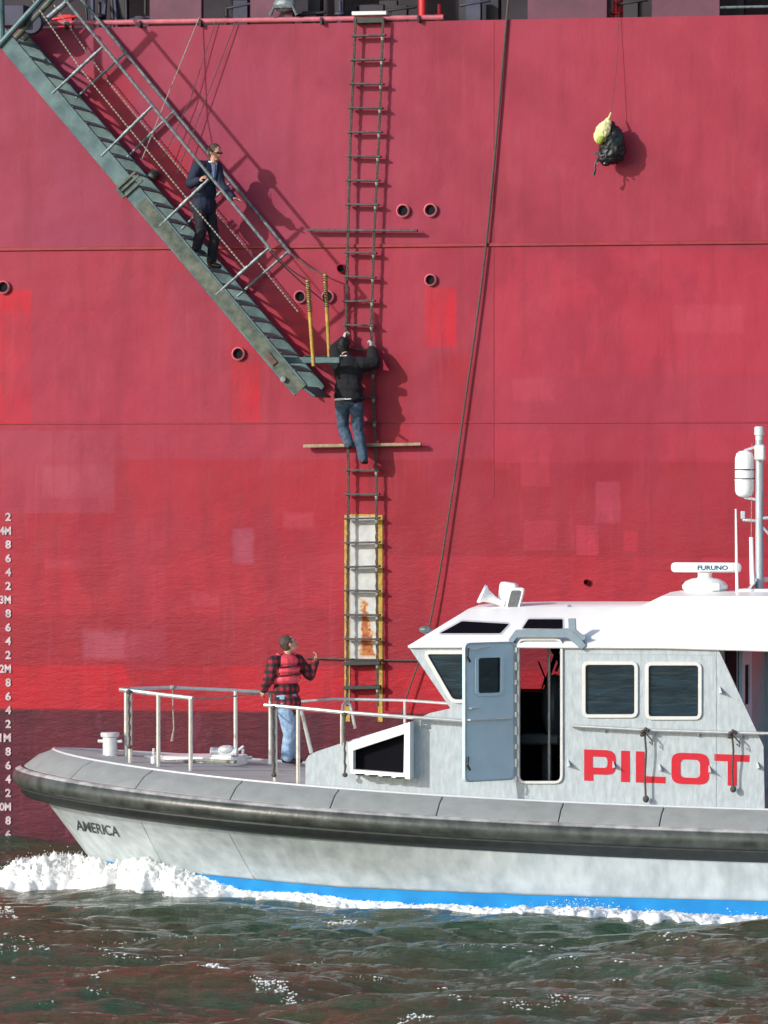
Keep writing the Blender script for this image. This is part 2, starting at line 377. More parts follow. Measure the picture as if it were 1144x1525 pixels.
def rrect(x0, y0, x1, y1, r=6, n=4): return rpoly([(x0,y0),(x1,y0),(x1,y1),(x0,y1)], r, n)
def grow(poly, d):
    c = sum((Vector(q) for q in poly), Vector((0,0)))/len(poly); out = []; N = len(poly)
    ar = sum(poly[i][0]*poly[(i+1) % N][1]-poly[(i+1) % N][0]*poly[i][1] for i in range(N)); sg = 1 if ar > 0 else -1
    for i in range(N):
        t = (Vector(poly[(i+1) % N])-Vector(poly[i-1])).normalized(); nrm = Vector((t.y, -t.x))*sg; q = Vector(poly[i])+nrm*d; out.append((q.x, q.y))
    return out
def text_mesh(txt, mp, bold=0.0, ext=0.0, align='LEFT'):    # glyph outline mesh; mp maps (u 0..1, w 0..1, depth) to a point
    cu = bpy.data.curves.new('t', 'FONT'); cu.body = txt; cu.offset = bold; cu.extrude = ext; cu.resolution_u = 4
    o = bpy.data.objects.new('t', cu); COL.objects.link(o); dg = bpy.context.evaluated_depsgraph_get()
    me = bpy.data.meshes.new_from_object(o.evaluated_get(dg)); vs = [q.co.copy() for q in me.vertices]; fs = [tuple(q.vertices) for q in me.polygons]
    x0 = min(q.x for q in vs); x1 = max(q.x for q in vs); y0 = min(q.y for q in vs); y1 = max(q.y for q in vs)
    bpy.data.objects.remove(o); bpy.data.curves.remove(cu); bpy.data.meshes.remove(me)
    return MB().add([mp((q.x-x0)/(x1-x0), (q.y-y0)/(y1-y0), q.z) for q in vs], fs)
def lerp(a, b, t): return a+(b-a)*t
def sag(a, b, d, n=12):
    a, b = Vector(a), Vector(b); return [a.lerp(b, i/n)-Vector((0,0,4*d*(i/n)*(1-i/n))) for i in range(n+1)]
def voxel(mb, size, smooth=4):
    me = bpy.data.meshes.new('tmp'); me.from_pydata([tuple(q) for q in mb.v], [], mb.f); finish(me)
    o = bpy.data.objects.new('tmp', me); COL.objects.link(o); md = o.modifiers.new('r', 'REMESH'); md.mode = 'VOXEL'; md.voxel_size = size
    if smooth: sm = o.modifiers.new('s', 'SMOOTH'); sm.iterations = smooth; sm.factor = .5
    dg = bpy.context.evaluated_depsgraph_get(); r = bpy.data.meshes.new_from_object(o.evaluated_get(dg))
    out = MB(); out.v = [q.co.copy() for q in r.vertices]; out.f = [tuple(q.vertices) for q in r.polygons]
    bpy.data.objects.remove(o); bpy.data.meshes.remove(me); bpy.data.meshes.remove(r); return out
def wrinkle(mb, amp=.008, sc=7, st=.6):
    for i, q in enumerate(mb.v):
        k = Vector((q.x*sc, q.y*sc, q.z*sc*st)); n_ = noise.noise_vector(k)+noise.noise_vector(k*2.3)*.5; mb.v[i] = q+n_*amp
    return mb
V3 = Vector
UP = V3((0,0,1))

# ================================================================== water
BO = BOAT.M.inverted()
def hbf(s): return 2.6*(1-(1-min(max(s, 0)/6.5, 1))**2.5)**.6
def hb_row(s, s0, H, L, p, q): return 0. if s <= s0 else H*(1-(1-min((s-s0)/L, 1))**p)**q
def zt(s): s = min(s, 11.8); return 1.48-.09*s+.0038*s*s
def zd(s): return zt(s)+.345
def row_top(s): return hb_row(s, .37, 2.44, 6.3, 2.5, .62), zt(s)-.27
def row_kn(s): return hb_row(s, .95, 2.22, 8., 2.0, .8), float(np.interp(s, [.9, 2.6, 4.7, 10, 17], [.42, .32, .235, .205, .2]))
def row_lo(s): return hb_row(s, 1.3, 2.12, 8., 2.0, .8), float(np.interp(s, [.9, 2, 4, 17], [.05, -.1, -.25, -.35]))
def hullv(s, z):
    a, za = row_top(s); c, zc = row_kn(s); t = min(max((za-z)/(za-zc), 0), 1); return lerp(a, c, t)-.10*math.sin(math.pi*t)*min(1, a)*(1 if s < 6 else max(0, 1-(s-6)/3))
def calm(X, Y):
    vl = (X-BOAT.O.x)*BOAT.m.x+(Y-BOAT.O.y)*BOAT.m.y
    return 1-.55*np.exp(-((np.abs(vl)-2.2)/1.3)**2)-.5*np.clip((Y-69)/3, 0, 1)
kk = []
for i in range(46):
    lam = 0.30*(22**(i/45.)); th = rng.normal(0.0, .55)+(math.pi/2); kk.append((2*math.pi/lam*math.cos(th), 2*math.pi/lam*math.sin(th), .0086*lam**.74, rng.rand()*6.28))
def wave(X, Y):
    z = np.zeros_like(X)
    for a, b_, am, ph in kk:
        t = a*X+b_*Y+ph; z += am*(np.sin(t)+.25*np.cos(2*t))
    return z*calm(X, Y)
def bowhump(X, Y):
    xl = (X-BOAT.O.x)*BOAT.t.x+(Y-BOAT.O.y)*BOAT.t.y; vl = (X-BOAT.O.x)*BOAT.m.x+(Y-BOAT.O.y)*BOAT.m.y
    hb = np.interp(xl, [0, 1, 3, 6, 9, 20], [0, .2, 1.1, 2.0, 2.2, 2.2]); d = np.abs(vl)-hb
    return .17*np.exp(-((xl-1.3)/2.6)**2)*np.exp(-(np.maximum(d, 0)/1.3)**2) - .03*np.clip((xl-3.5)/2, 0, 1)*np.exp(-(np.maximum(d, 0)/1.6)**2)
def axis(lo, hi, step, far):
    a = list(np.arange(lo, hi, step)); st = step; x = hi; out = []
    while x < far: out.append(x); st *= 1.25; x += st
    neg = []; st = step; x = lo-step
    while x > -far: neg.append(x); st *= 1.25; x -= st
    return np.array(neg[::-1]+a+out)
ax = axis(-7, 7, .055, 220); ay = axis(48.5, 76.5, .075, 420)
GX, GY = np.meshgrid(ax, ay, indexing='ij'); damp = np.clip(1-(np.abs(GX)-12)/40, 0, 1)*np.clip(1-(np.abs(GY-62)-25)/50, 0, 1)
GZ = (wave(GX, GY)*.95)*damp+bowhump(GX, GY)
nx, ny = GX.shape; me = bpy.data.meshes.new('water')
vs = np.stack([GX, GY, GZ], -1).reshape(-1, 3); idx = np.arange(nx*ny).reshape(nx, ny)
fs = np.stack([idx[:-1,:-1], idx[1:,:-1], idx[1:,1:], idx[:-1,1:]], -1).reshape(-1, 4)
me.from_pydata(vs.tolist(), [], fs.tolist()); me.materials.append(MAT['water'])
for q in me.polygons: q.use_smooth = True
wo = bpy.data.objects.new('water', me); COL.objects.link(wo); wo['kind'] = 'structure'
sb = MB().box((0, 60, -6), (600, 900, .5)); me = bpy.data.meshes.new('seabed'); me.from_pydata(sb.v, [], sb.f); me.materials.append(MAT['dark'])
sbo = bpy.data.objects.new('seabed', me); COL.objects.link(sbo); sbo['kind'] = 'structure'
def wz(s, v):
    p = BOAT.O+BOAT.t*s+BOAT.m*v; X = np.array([p.x]); Y = np.array([p.y]); return float(wave(X, Y)[0]*.95+bowhump(X, Y)[0])

# ================================================================== ship
ZT = 11.95
MAT['stringer_red'] = mat('bright_stringer_paint', (.25,.010,.020), .5, 0, .2, 8, .1)
ship = thing('cargo_ship', 'towering faded red steel hull side of a cargo ship filling the background', 'ship', SHIP, (0,0,0))
def sbox(x0, x1, y0, y1, z0, z1): return MB().box(((x0+x1)/2, (y0+y1)/2, (z0+z1)/2), (x1-x0, y1-y0, z1-z0))
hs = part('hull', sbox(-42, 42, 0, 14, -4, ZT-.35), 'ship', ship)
g_ = MB(); g_.box((0, .06, ZT-.175), (84, .12, .35)); part('bulwark_edge', g_, 'ship', ship)
def zrow(py, px=572): return A(px, py, 0).z
for py in (366, 630):
    q = MB(); z = zrow(py); d = .03 if py == 366 else .010
    q.box((0, -d/2, z), (84, d, .05 if py == 366 else .02)); part('hull_stringer', q, 'stringer_red', ship, bevel=.006)
sm = MB()
for px in (735,):
    x = A(px, 400, 0).x; sm.box((x, -.002, (zrow(35)+zrow(740))/2), (.018, .007, zrow(35)-zrow(740)))

part('weld_seam', sm, 'stringer_red', ship, bevel=.003)
# outlets
def outlet(px, py, r, rim=True):
    c = A(px, py, 0); lab = None
    q = MB(); prof = [(r*.74, .0), (r*.74, .05), (r*.82, .062), (r, .05), (r*1.02, .0)]
    n = 22; ring = []
    vs = []; fs = []
    for (rr, h) in prof:
        for k in range(n): t = 2*math.pi*k/n; vs.append(c+V3((rr*math.cos(t), -h, rr*math.sin(t))))
    for i in range(len(prof)-1):
        for k in range(n): fs.append((i*n+k, i*n+(k+1) % n, (i+1)*n+(k+1) % n, (i+1)*n+k))
    q.add(vs, fs); h = part('overboard_outlet', q, 'outrim' if rim else 'ship', ship)
    e = MB().lathe([(r*.75, 0), (r*.75, .006)], c+V3((0, -.002, 0)), (0,-1,0), 22); part('outlet_bore', e, 'black', h)
MAT['outrim'] = mat('faded_pink_rim', (.50,.13,.17), .5, 0, .2, 8, .1)
for a in ((6,428,.10),(448,442,.095),(489,442,.095),(601,314,.10),(642,313,.10),(642,417,.09),(356,527,.10)): outlet(*a)
outlet(509, 400, .07, False); outlet(874, 867, .045, False)
# deck-edge structure above the gunwale
rl = MB(); rl.tube([A(66, 0, 0).xz.to_3d() and V3((A(66,0,0).x, -.02, ZT+.07)), V3((A(661,0,0).x, -.02, ZT+.05))], .038, 10); part('gunwale_pipe', rl, 'outrim', ship)
for px in (100, 210, 300, 480, 625): part('pipe_clamp', MB().box((A(px,0,0).x, -.02, ZT+.03), (.03, .15, .1)), 'dark', ship)
part('side_deck_wall', sbox(-42, 42, 2.6, 3.0, ZT-.4, 17), 'gap', ship)
part('upper_deck', sbox(-42, 42, .2, 12, 14.4, 14.6), 'purple', ship)
part('upper_house', sbox(-42, 42, 1.5, 12, 14.7, 20), 'ship', ship)
for a, b_ in ((222, 300), (372, 436), (785, 904), (970, 1072), (-80, -20), (1200, 1400)):
    x0, x1 = A(a, 0, 0).x, A(b_, 0, 0).x; part('bulwark_plate', sbox(x0, x1, .02, .14, ZT-.02, 14.4), 'purple', ship, bevel=.01)
for px in (180, 470, 690, 735, 1100):
    x = A(px, 0, -.6).x; part('frame_post', sbox(x-.09, x+.09, .5, .75, ZT-.3, 14.4), 'dark', ship)
for px, r, yy in ((629, .055, .05), (922, .09, 1.2)):
    x = A(px, 0, -yy).x; q = MB().tube([(x, yy, ZT-(.3 if yy > 1 else 0)), (x, yy, 14.4)], r, 14); part('vent_pipe', q, 'bright_red', ship)
for k, zz in enumerate((ZT+.12, ZT+.32, ZT+.55)):
    q = MB().tube([V3((A(1072,0,0).x, .05, zz)), V3((A(1400,0,0).x, .05, zz))], .02, 8); part('guard_rail', q, 'galv', ship)
q = MB(); c = A(425, 5, 0); q.ell((c.x, -.05, ZT+.28), (.17, .09, .12)); q.tube([(c.x-.2, -.1, ZT+.12), (c.x-.14, -.12, ZT+.24), (c.x+.14, -.12, ZT+.24), (c.x+.2, -.1, ZT+.12)], .03, 8)
part('roller_fairlead', q, 'galv', ship)
for i in range(9):
    x = A(random.uniform(110, 260), 0, 0).x; part('deck_pipe', MB().tube([(x, .4, ZT-.1), (x+random.uniform(-.1, .1), .5, ZT+random.uniform(.3, .9)), (x+random.uniform(-.3, .3), .6, 14.3)], random.uniform(.02, .05), 7), 'navy' if i % 2 else 'dark', ship)
for i in range(7):
    x = A(random.uniform(440, 620), 0, 0).x; part('deck_box', MB().box((x, .5+i*.12, ZT+random.uniform(0, .3)), (random.uniform(.1, .4), .1, random.uniform(.1, .35))), 'dark', ship, bevel=.01)
for k, (px_, h_, m_) in enumerate(((90,.22,'bright_red'),(140,.35,'dark'),(205,.18,'navy'),(330,.25,'dark'),(352,.38,'navy'),(400,.15,'bright_red'),(455,.20,'dark'),(500,.30,'navy'),(590,.26,'dark'),(648,.22,'bright_red'),(700,.34,'navy'),(912,.2,'bright_red'),(935,.3,'dark'))):
    x = A(px_, 0, 0).x; q = MB().lathe([(.05,0),(.05,h_*.6),(.09,h_*.62),(.09,h_*.75),(.03,h_*.8),(.03,h_+.1)], (x, .3, ZT-.05), n=12) if k % 2 else MB().box((x, .3, ZT+h_/2), (.22, .12, h_)).tube([(x-.2, .25, ZT+h_*.7), (x+.25, .25, ZT+h_*.9)], .025, 7)
    part('deck_fitting', q, m_, ship, bevel=.008)
NS = V3((SHIP.M.to_3x3().inverted() @ SUN)); TT = 26/(-NS.y)
added_boom = MB().beam(V3((-60, 8, 16)), V3((-22, -25.5, 27)), .5, .6); part('unseen_boom', added_boom, 'purple', ship)  # unseen boom, added to go with the shadow-casting wires
for (ax_, ay_), (bx_, by_), r_ in (((250,-60),(1000,470),.030), ((480,-60),(1080,385),.022), ((560,-25),(1300,470),.036), ((880,-40),(1500,560),.028)):  # unseen wires added to cast faint diagonal bands on the hull
    a, b_ = A(ax_, ay_, 0)+NS*TT, A(bx_, by_, 0)+NS*TT; part('shadow_wire', MB().tube([a, b_], r_, 6), 'rope_dark', ship)
# boarding mark painted under the ladder
x0, x1 = A(513, 900, 0).x, A(570, 900, 0).x; xa, xb = A(521.5, 900, 0).x, A(563, 900, 0).x
part('boarding_mark', sbox(xa, xb, -.005, .01, zrow(985), zrow(769)), 'board', ship)
ye = MB()
for (a, b_) in ((x0, xa), (xb, x1)): ye.box(((a+b_)/2, -.003, (zrow(1075)+zrow(767))/2), (b_-a-.003, .013, zrow(767)-zrow(1075)))
ye.box(((xa+xb)/2, -.003, zrow(767.5)), (xb-xa, .013, .03)); part('mark_border', ye, 'yellow', ship)
# draught marks
seq = ['2','4M','8','6','4','2','3M','8','6','4','2','2M','8','6','4','2','1M','8','6','4','2','0M','8','6','4']
for i, t in enumerate(seq):
    y = 770+i*20.55; wd = 17 if len(t) == 2 else 8.5
    def mp(u, w_, d, y=y, wd=wd): p = A(17-wd*(1-u), y+6-12.5*w_, 0); return p+V3((0, -.004-max(d, 0), 0))
    o = part('draught_mark', text_mesh(t, mp, .035, .012), 'mark', ship)

# ================================================================== accommodation ladder (gangway)
GN, GF = 1.30, .10        # near and far side, metres off the hull
gw = thing('gangway', 'teal green steel gangway sloping down the ship side with the suited man on it', 'gangway', SHIP, A(240, 310, .65))
# slope direction
p0 = A(5, 38, GN); p1 = A(457, 573, GN); D = (p1-p0).normalized(); Nn = V3((D.z*-1, 0, D.x)); Nn = V3((-D.z, 0, D.x)).normalized()   # upward normal
if Nn.z < 0: Nn = -Nn
def gl(px, py, v): return A(px, py, v)
gl_len = (p1-p0).length
def stringer(y):
    q = MB(); a = V3((p0.x, y, p0.z)); b_ = V3((p1.x, y, p1.z)); hgt = .245
    c0 = a-Nn*hgt/2; c1 = b_-Nn*hgt/2
    q.beam(c0, c1, .018, hgt, Nn)
    for s_ in (-1, 1):     # channel flanges
        q.beam(c0+Nn*(hgt/2-.012)*s_+V3((0, .04 if y < -.6 else -.04, 0)), c1+Nn*(hgt/2-.012)*s_+V3((0, .04 if y < -.6 else -.04, 0)), .07, .02, Nn)
    return q
s1 = part('stringer', stringer(-GN), 'teal', gw, bevel=.004)
s2 = part('stringer', stringer(-GF), 'teal', gw, bevel=.004)
lower = MB().beam(p0+D*3.3-Nn*.125+V3((0,-.013,0)), p1-Nn*.125+V3((0,-.013,0)), .008, .19, Nn); part('worn_side_plate', lower, 'teal_worn', gw)
nT = int(gl_len/.315)
for i in range(nT):
    c = p0+D*(.25+i*.315)-Nn*.13; rot = Matrix.Rotation(R(24), 3, 'Y')
    c = c+Nn*.09; q = MB().box((c.x, -(GN+GF)/2, c.z), (.21, GN-GF-.09, .018), rot)
    part('tread', q, 'tread', gw)
    e = MB().box(c+V3((0, .03, .012)), (.19, .03, .012), rot); part('tread_bracket', e, 'galv', gw)
def tubes(name, pts_list, r, mt, par=gw, n=8):
    for pts in pts_list: part(name, MB().tube(pts, r, n), mt, par)
near_st = [((87,131),(153,70)),((160,224),(226,159)),((247,328),(311,267)),((331,431),(401,369))]
off = A(300, 300, GN).x
def nearp(p, v=GN): return A(p[0], p[1], v)
for a, b_ in near_st:
    an, bn = nearp(a), nearp(b_)
    st = part('stanchion', MB().tube([an-(bn-an).normalized()*.12, an.lerp(bn, .5), bn], .021, 8), 'galv', gw)
    part('stanchion_sleeve', MB().tube([an.lerp(bn, .62), an.lerp(bn, .86)], .028, 10), 'galv', st); part('stanchion_sleeve', MB().tube([an.lerp(bn, .34), an.lerp(bn, .55)], .03, 10), 'galv', st)
    sh = V3((0, GN-GF, 0)); part('stanchion', MB().tube([an-(bn-an).normalized()*.1+sh, bn+sh], .021, 8), 'galv', gw)
rn0, rn1 = A(96, -2, GN), A(401, 369, GN)
for sh in (V3((0,0,0)), V3((0, GN-GF, 0))):
    d = (rn1-rn0).normalized(); part('hand_rail', MB().tube([rn0-d*.9+sh, rn1+d*.05+sh], .024, 10), 'galv', gw)
# chains at mid height, built of links
def chain(pts, r=.014, step=.055):
    q = MB(); a = V3(pts[0])
    for b_ in pts[1:]:
        b_ = V3(b_); L = (b_-a).length; k = int(L/step); d = (b_-a).normalized()
        for i in range(k):
            c = a+d*(i+.5)*step; q.tube([c-d*step*.40, c, c+d*step*.40], [r*.5, r, r*.5], 6)
        a = b_
    return q
cn = [A(46, -4, GN), A(119, 101, GN), A(193, 192, GN), A(279, 296, GN), A(366, 400, GN)]
part('chain', chain(cn), 'rope_pale', gw); sh = V3((0, GN-GF, 0)); part('chain', chain([q+sh for q in cn]+[A(447, 468, GF)]), 'rope_pale', gw)
# lower end: landing arm, yellow posts, slack side ropes
part('landing_arm', MB().box((A(455, 537, .9)+A(497, 536, .9))/2+V3((-.12, 0, 0)), (.85, .10, .09)), 'teal', gw, bevel=.01)
part('landing_arm', MB().box((A(455, 530, .2)+A(510, 536, .2))/2, (.6, .06, .07)), 'teal_worn', gw, bevel=.01)
pa = [A(467, 540, .95), A(458, 417, .95)]; pb = [A(491, 536, .3), A(484, 408, .3)]
for a, b_ in (pa, pb):
    po = part('end_post', MB().tube([a-V3((0,0,.05)), b_], .027, 10), 'yellow', gw)
    lash = MB()
    for i in range(14):
        t = .62+i*.027; c = a.lerp(b_, t); lash.tube([c+V3((.034*math.cos(k*.9+i), .034*math.sin(k*.9+i), .02*k/7-.01)) for k in range(8)], .008, 5)
    part('lashing', lash, 'rope_dark', po)
part('side_rope', MB().tube(sag(rn1, pa[1], .05), .011, 6), 'rope_dark', gw); part('side_rope', MB().tube(sag(rn1+sh, pb[1], .05), .011, 6), 'rope_dark', gw)
part('side_rope', MB().tube(sag(rn1-V3((0,0,.05)), A(487, 452, .3), .03), .009, 6), 'rope_dark', gw)
part('toe_plate', MB().beam(p1-Nn*.10+V3((-.05, .0, -.05)), p1-Nn*.10+V3((.22, .95, -.05)), .2, .02), 'teal_worn', gw) if False else None
q = MB().box(p1+D*.06-Nn*.05+V3((.02, .5, -.02)), (.24, 1.0, .03), Matrix.Rotation(R(35), 3, 'Y')); part('foot_flap', q, 'teal', gw, bevel=.006)
q = MB().tube([p1-D*.28-Nn*.2+V3((0,-.08,0)), p1-D*.28-Nn*.2+V3((0, .04, 0))], .04, 12); part('end_roller', q, 'galv', gw)
q = MB().box(p1-D*.62-Nn*.15+V3((0,-.03,0)), (.09, .03, .18), Matrix.Rotation(R(-40), 3, 'Y')); part('lug', q, 'rust' if 'rust' in MAT else 'spreader_dark', gw)
q = MB()
cb = A(200, 268, GN)
for k in (-.07, .0, .09): q.beam(cb+D*k-Nn*.28+V3((0,-.03,0)), cb+D*k+Nn*.10+V3((0,-.03,0)), .03, .035, D)
q.beam(cb-D*.07-Nn*.27+V3((0,-.03,0)), cb+D*.10-Nn*.27+V3((0,-.03,0)), .04, .05, Nn); part('lifting_bracket', q, 'teal_worn', gw, bevel=.004)
q = MB().tube([A(226, 264, GF), A(232, 254, GF)], .07, 12); part('guide_roller', q, 'teal_worn', gw)
# head platform members crossing at the top
for a, b_, mt_, v in (((0,66),(64,-4),'teal',GN+.02), ((42,52),(108,-4),'galv',GF+.25), ((20,60),(84,-8),'teal_worn',.6)):
    a3, b3 = A(a[0], a[1], v), A(b_[0], b_[1], v); a3 -= (b3-a3).normalized()*.1; part('head_frame_bar', MB().tube([a3, b3+(b3-a3)*.3], .045, 10), mt_, gw)
q = MB().lathe([(.16, 0), (.16, .12)], A(50, 35, .5), (0,-1,0), 16); q.box(A(18, 25, .5), (.5, .5, .3)); part('turntable', q, 'navy', gw, bevel=.01)
part('head_frame_bar', MB().tube([A(3, 60, GN), A(1, -20, GN)], .05, 10), 'teal', gw)
# wires down to the gangway
def hang(name, pts, r, mt, label, cat, group=None):
    return single(name, MB().tube(pts, r, 6), mt, SHIP, pts[0], label, cat, group)
hang('wire', [A(297, 26, .05), A(249, 144, .55), A(212, 236, 1.1)], .008, 'rope_pale', 'thin pale wire from the gunwale pipe down to the gangway bracket', 'wire', 'gangway wires')
hang('wire', [A(352, 30, .05), A(300, 165, .1), A(262, 262, .15)], .007, 'rope_dark', 'thin dark wire from the gunwale passing behind the suited man to the gangway', 'wire', 'gangway wires')
hang('wire', [A(322, 30, .05), A(283, 150, .1), A(236, 250, .16)], .006, 'rope_dark', 'thinner middle wire between the pale wire and the one behind the suited man', 'wire', 'gangway wires')

# ================================================================== pilot ladder
LV = .13
lad = thing('rope_ladder', 'long dark rope ladder with wooden steps hanging straight down the red hull', 'ladder', SHIP, A(541, 1052, LV))
def lx(y): return float(np.interp(y, [20, 200, 343, 485, 600, 700, 1052], [530, 522, 518.5, 515.5, 516.5, 519, 517])), float(np.interp(y, [20, 200, 343, 485, 600, 700, 1052], [571, 564.5, 557.5, 553, 556.5, 560.5, 562.5]))
def rungx(y): a, b_ = lx(y); return A(a, y, LV), A(b_, y, LV)
for side in (0, 1):
    for off_ in (-.009, .010):
        pts = [rungx(y)[side]+V3((off_+.004*math.sin(y*.35+side), .004*math.cos(y*.5), 0)) for y in range(26, 1056, 6)]
        part('side_rope', MB().tube(pts, [.011+.0025*math.sin(i*2.1) for i in range(len(pts))], 6), 'rope_dark', lad)
for i in range(28):
    y = 53+35.95*i
    if i == 8 or i == 17: continue
    a, b_ = rungx(y); e = V3((.05, 0, 0)); tilt = V3((0, 0, random.uniform(-.008, .008)))
    thick = .055 if i == 27 or i == 26 else .028
    stp = part('step', MB().beam(a-e-tilt, b_+e+tilt, .10, thick), 'rubber2' if i > 25 else 'step', lad, bevel=.006)
    for side in (0, 1):
        c = rungx(y+3)[side]; part('seizing', MB().tube([c+V3((0,0,.04)), c, c-V3((0,0,.04))], [.018, .027, .018], 8), 'rope_pale' if side else 'rope_dark', stp)
for y, a, b_, dy in ((343, 458, 622, 1), (663, 452, 628, -3)):
    p, q_ = A(a, y-dy/2, LV), A(b_, y+dy/2, LV)
    mid = p.lerp(q_, .62)
    if y == 343: part('spreader_step', MB().beam(p, q_, .09, .035), 'step', lad, bevel=.006, label='long dark spreader step')
    else:
        part('spreader_step', MB().beam(p, q_, .09, .05), 'spreader', lad, bevel=.012, label='long pale wooden spreader step')
part('top_fitting', MB().box(A(551, 20, .05), (.52, .12, .06)), 'frame', lad, bevel=.01)
part('top_fitting', MB().box(A(551, 31, .0)+V3((0, -.08, 0)), (.44, .1, .09)), 'rubber2', lad, bevel=.01)

# guest ropes
pts = [A(758, -12, .03), A(752, 60, .04), A(738, 220, .05), A(720, 400, .06), A(694, 590, .07), A(668, 770, .08), A(640, 930, .1), A(605, 1040, .12), A(598, 1072, .12)]
fine = []
for i in range(len(pts)-1):
    for k in range(6):
        a, b_, c, d_ = pts[max(i-1, 0)], pts[i], pts[i+1], pts[min(i+2, len(pts)-1)]; t = k/6
        fine.append(.5*((2*b_)+(c-a)*t+(2*a-5*b_+4*c-d_)*t*t+(3*b_-a-3*c+d_)*t**3))
fine.append(pts[-1])
single('mooring_rope', MB().tube(fine, [.019-.008*i/len(fine) for i in range(len(fine))], 8), 'rope_dark', SHIP, pts[0], 'long dark rope hanging from the ship deck in a slanting curve to behind the wheelhouse', 'rope')
single('guest_line', MB().tube(sag(A(455, 980, .04), A(700, 984, .04), .01), .014, 8), 'rope_dark', SHIP, A(455, 980, .04), 'thin black line stretched level across the hull behind the ladder foot', 'rope')

# hanging bag
bagroot = thing('backpack', 'black backpack with a pale yellow pouch hanging from a thin line high on the hull', 'backpack', SHIP, A(906, 215, .25))
q = MB(); q.ell(A(911, 216, .28), (.185, .15, .29), Matrix.Rotation(R(8), 3, 'Y')); q.ell(A(917, 224, .25), (.15, .13, .2)); q.ell(A(903, 236, .28), (.12, .12, .11)); q.ell(A(909, 192, .28), (.09, .1, .12))
part('bag_body', wrinkle(voxel(q, .012, 2), .022, 11, 1), 'bag', bagroot, ang=60)
q = MB(); q.ell(A(897, 197, .42), (.105, .085, .17), Matrix.Rotation(R(27), 3, 'Y')); q.ell(A(905, 184, .38), (.06, .06, .08)); part('pouch', wrinkle(voxel(q, .010, 2), .016, 14, 1), 'lime', bagroot, ang=60)
q = MB(); q.ell(A(895, 207, .45), (.06, .06, .085), Matrix.Rotation(R(25), 3, 'Y')); part('pouch_pocket', voxel(q, .01, 2), 'lime2', bagroot, ang=60)
q = MB()
for i in range(9):
    c = A(898+random.uniform(-9, 9), 236+random.uniform(-10, 9), .42); q.tube([c, c+V3((random.uniform(-.06, .06), random.uniform(-.03, .03), random.uniform(-.07, .07)))], .012, 6)
part('buckle', q, 'galv', bagroot)
part('strap', MB().tube([A(890, 238, .4), A(886, 246, .42), A(887, 252, .42), A(884, 260, .4)], [.016, .014, .012, .024], 7), 'bag', bagroot)
part('strap', MB().tube([A(903, 190, .4), A(907, 176, .3), A(910, 168, .22)], [.022, .018, .012], 7), 'lime', bagroot)
single('hoist_line', MB().tube([A(922, 20, .03), A(919, 90, .1), A(911, 167, .22)], .004, 6), 'rope_dark', SHIP, A(922, 20, .03), 'very thin line dropping from the gunwale to the hanging backpack', 'rope')

# ================================================================== pilot boat
boat = thing('pilot_boat', 'grey and white aluminium pilot boat running left along the ship', 'boat', BOAT, (0,0,0))
# shell
LB = 17.0
ss = [.37+.0]+list(np.concatenate([np.linspace(.42, 3, 26), np.linspace(3.2, LB, 40)]))
def shell_rows(s):
    a, za = row_top(s); k, zk = row_kn(s); l, zl = row_lo(s)
    rows = []
    for t in (0, .2, .4, .6, .8, 1.0): z = lerp(za, zk, t); rows.append((hullv(s, z) if s > .4 else 0, z))
    return rows, (k, zk), (l, zl)
def stem_s(z): return float(np.interp(z, [-.5, .42, 1.2], [1.75, .95, .37]))
top = MB(); bot = MB()
N = 64; zs_f = [0, .17, .34, .5, .67, .84, 1.0]
def grid(mb, fn, us, ws):
    base = len(mb.v); vs = [fn(u, w_) for u in us for w_ in ws]; nw = len(ws)
    fs = [(i*nw+j, i*nw+j+1, (i+1)*nw+j+1, (i+1)*nw+j) for i in range(len(us)-1) for j in range(nw-1)]; mb.add(vs, fs)
us = [((i/N)**1.6) for i in range(N+1)]
def shell(sgn, lowpart):
    def fn(u, t):
        if not lowpart:
            s0 = lerp(.37, .95, t); s = s0+(LB-s0)*u; a, za = row_top(s); k, zk = row_kn(s); z = lerp(za, zk, t)
            va = hb_row(s, s0, lerp(2.44, 2.22, t), lerp(6.3, 8., t), lerp(2.5, 2.0, t), lerp(.62, .8, t))
            va -= .07*math.sin(math.pi*t)*min(1, va)*max(0, 1-s/9)
            return V3((s, -sgn*va, z))
        s0 = lerp(.95, 1.6, t); s = s0+(LB-s0)*u; k, zk = row_kn(s); z = lerp(zk, -.45, t)
        return V3((s, -sgn*(hb_row(s, s0, lerp(2.23, 2.10, t), 8., 2.0, .8)+.012*(1-t)), z))
    return fn
for sg in (1, -1): grid(top, shell(sg, False), us, zs_f); grid(bot, shell(sg, True), us, [0, .33, .66, 1])
part('hull', top, 'shell', boat, ang=50); part('boot_topping', bot, 'blue', boat, ang=50)
def hull_pt(px, py, out=.006):
    v = .6
    for _ in range(30):
        p = B(px, py, v); s, z = p.x, p.z; a, za = row_top(s); k, zk = row_kn(s); t = min(max((za-z)/(za-zk), 0), 1); s0 = lerp(.37, .95, t)
        nv = hb_row(s, s0, lerp(2.44, 2.22, t), lerp(6.3, 8., t), lerp(2.5, 2.0, t), lerp(.62, .8, t)); nv -= .07*math.sin(math.pi*t)*min(1, nv)*max(0, 1-s/9)
        v = v*.6+nv*.4
    return B(px, py, v+out)
def mp(u, w_, d): return hull_pt(113+64*u+6*(1-w_)*.0+ (2-4*w_)*.9, 1236.5+10.5*u-15.5*w_, .012)
part('name_lettering', text_mesh('AMERICA', mp, .02), 'black_letter', boat)
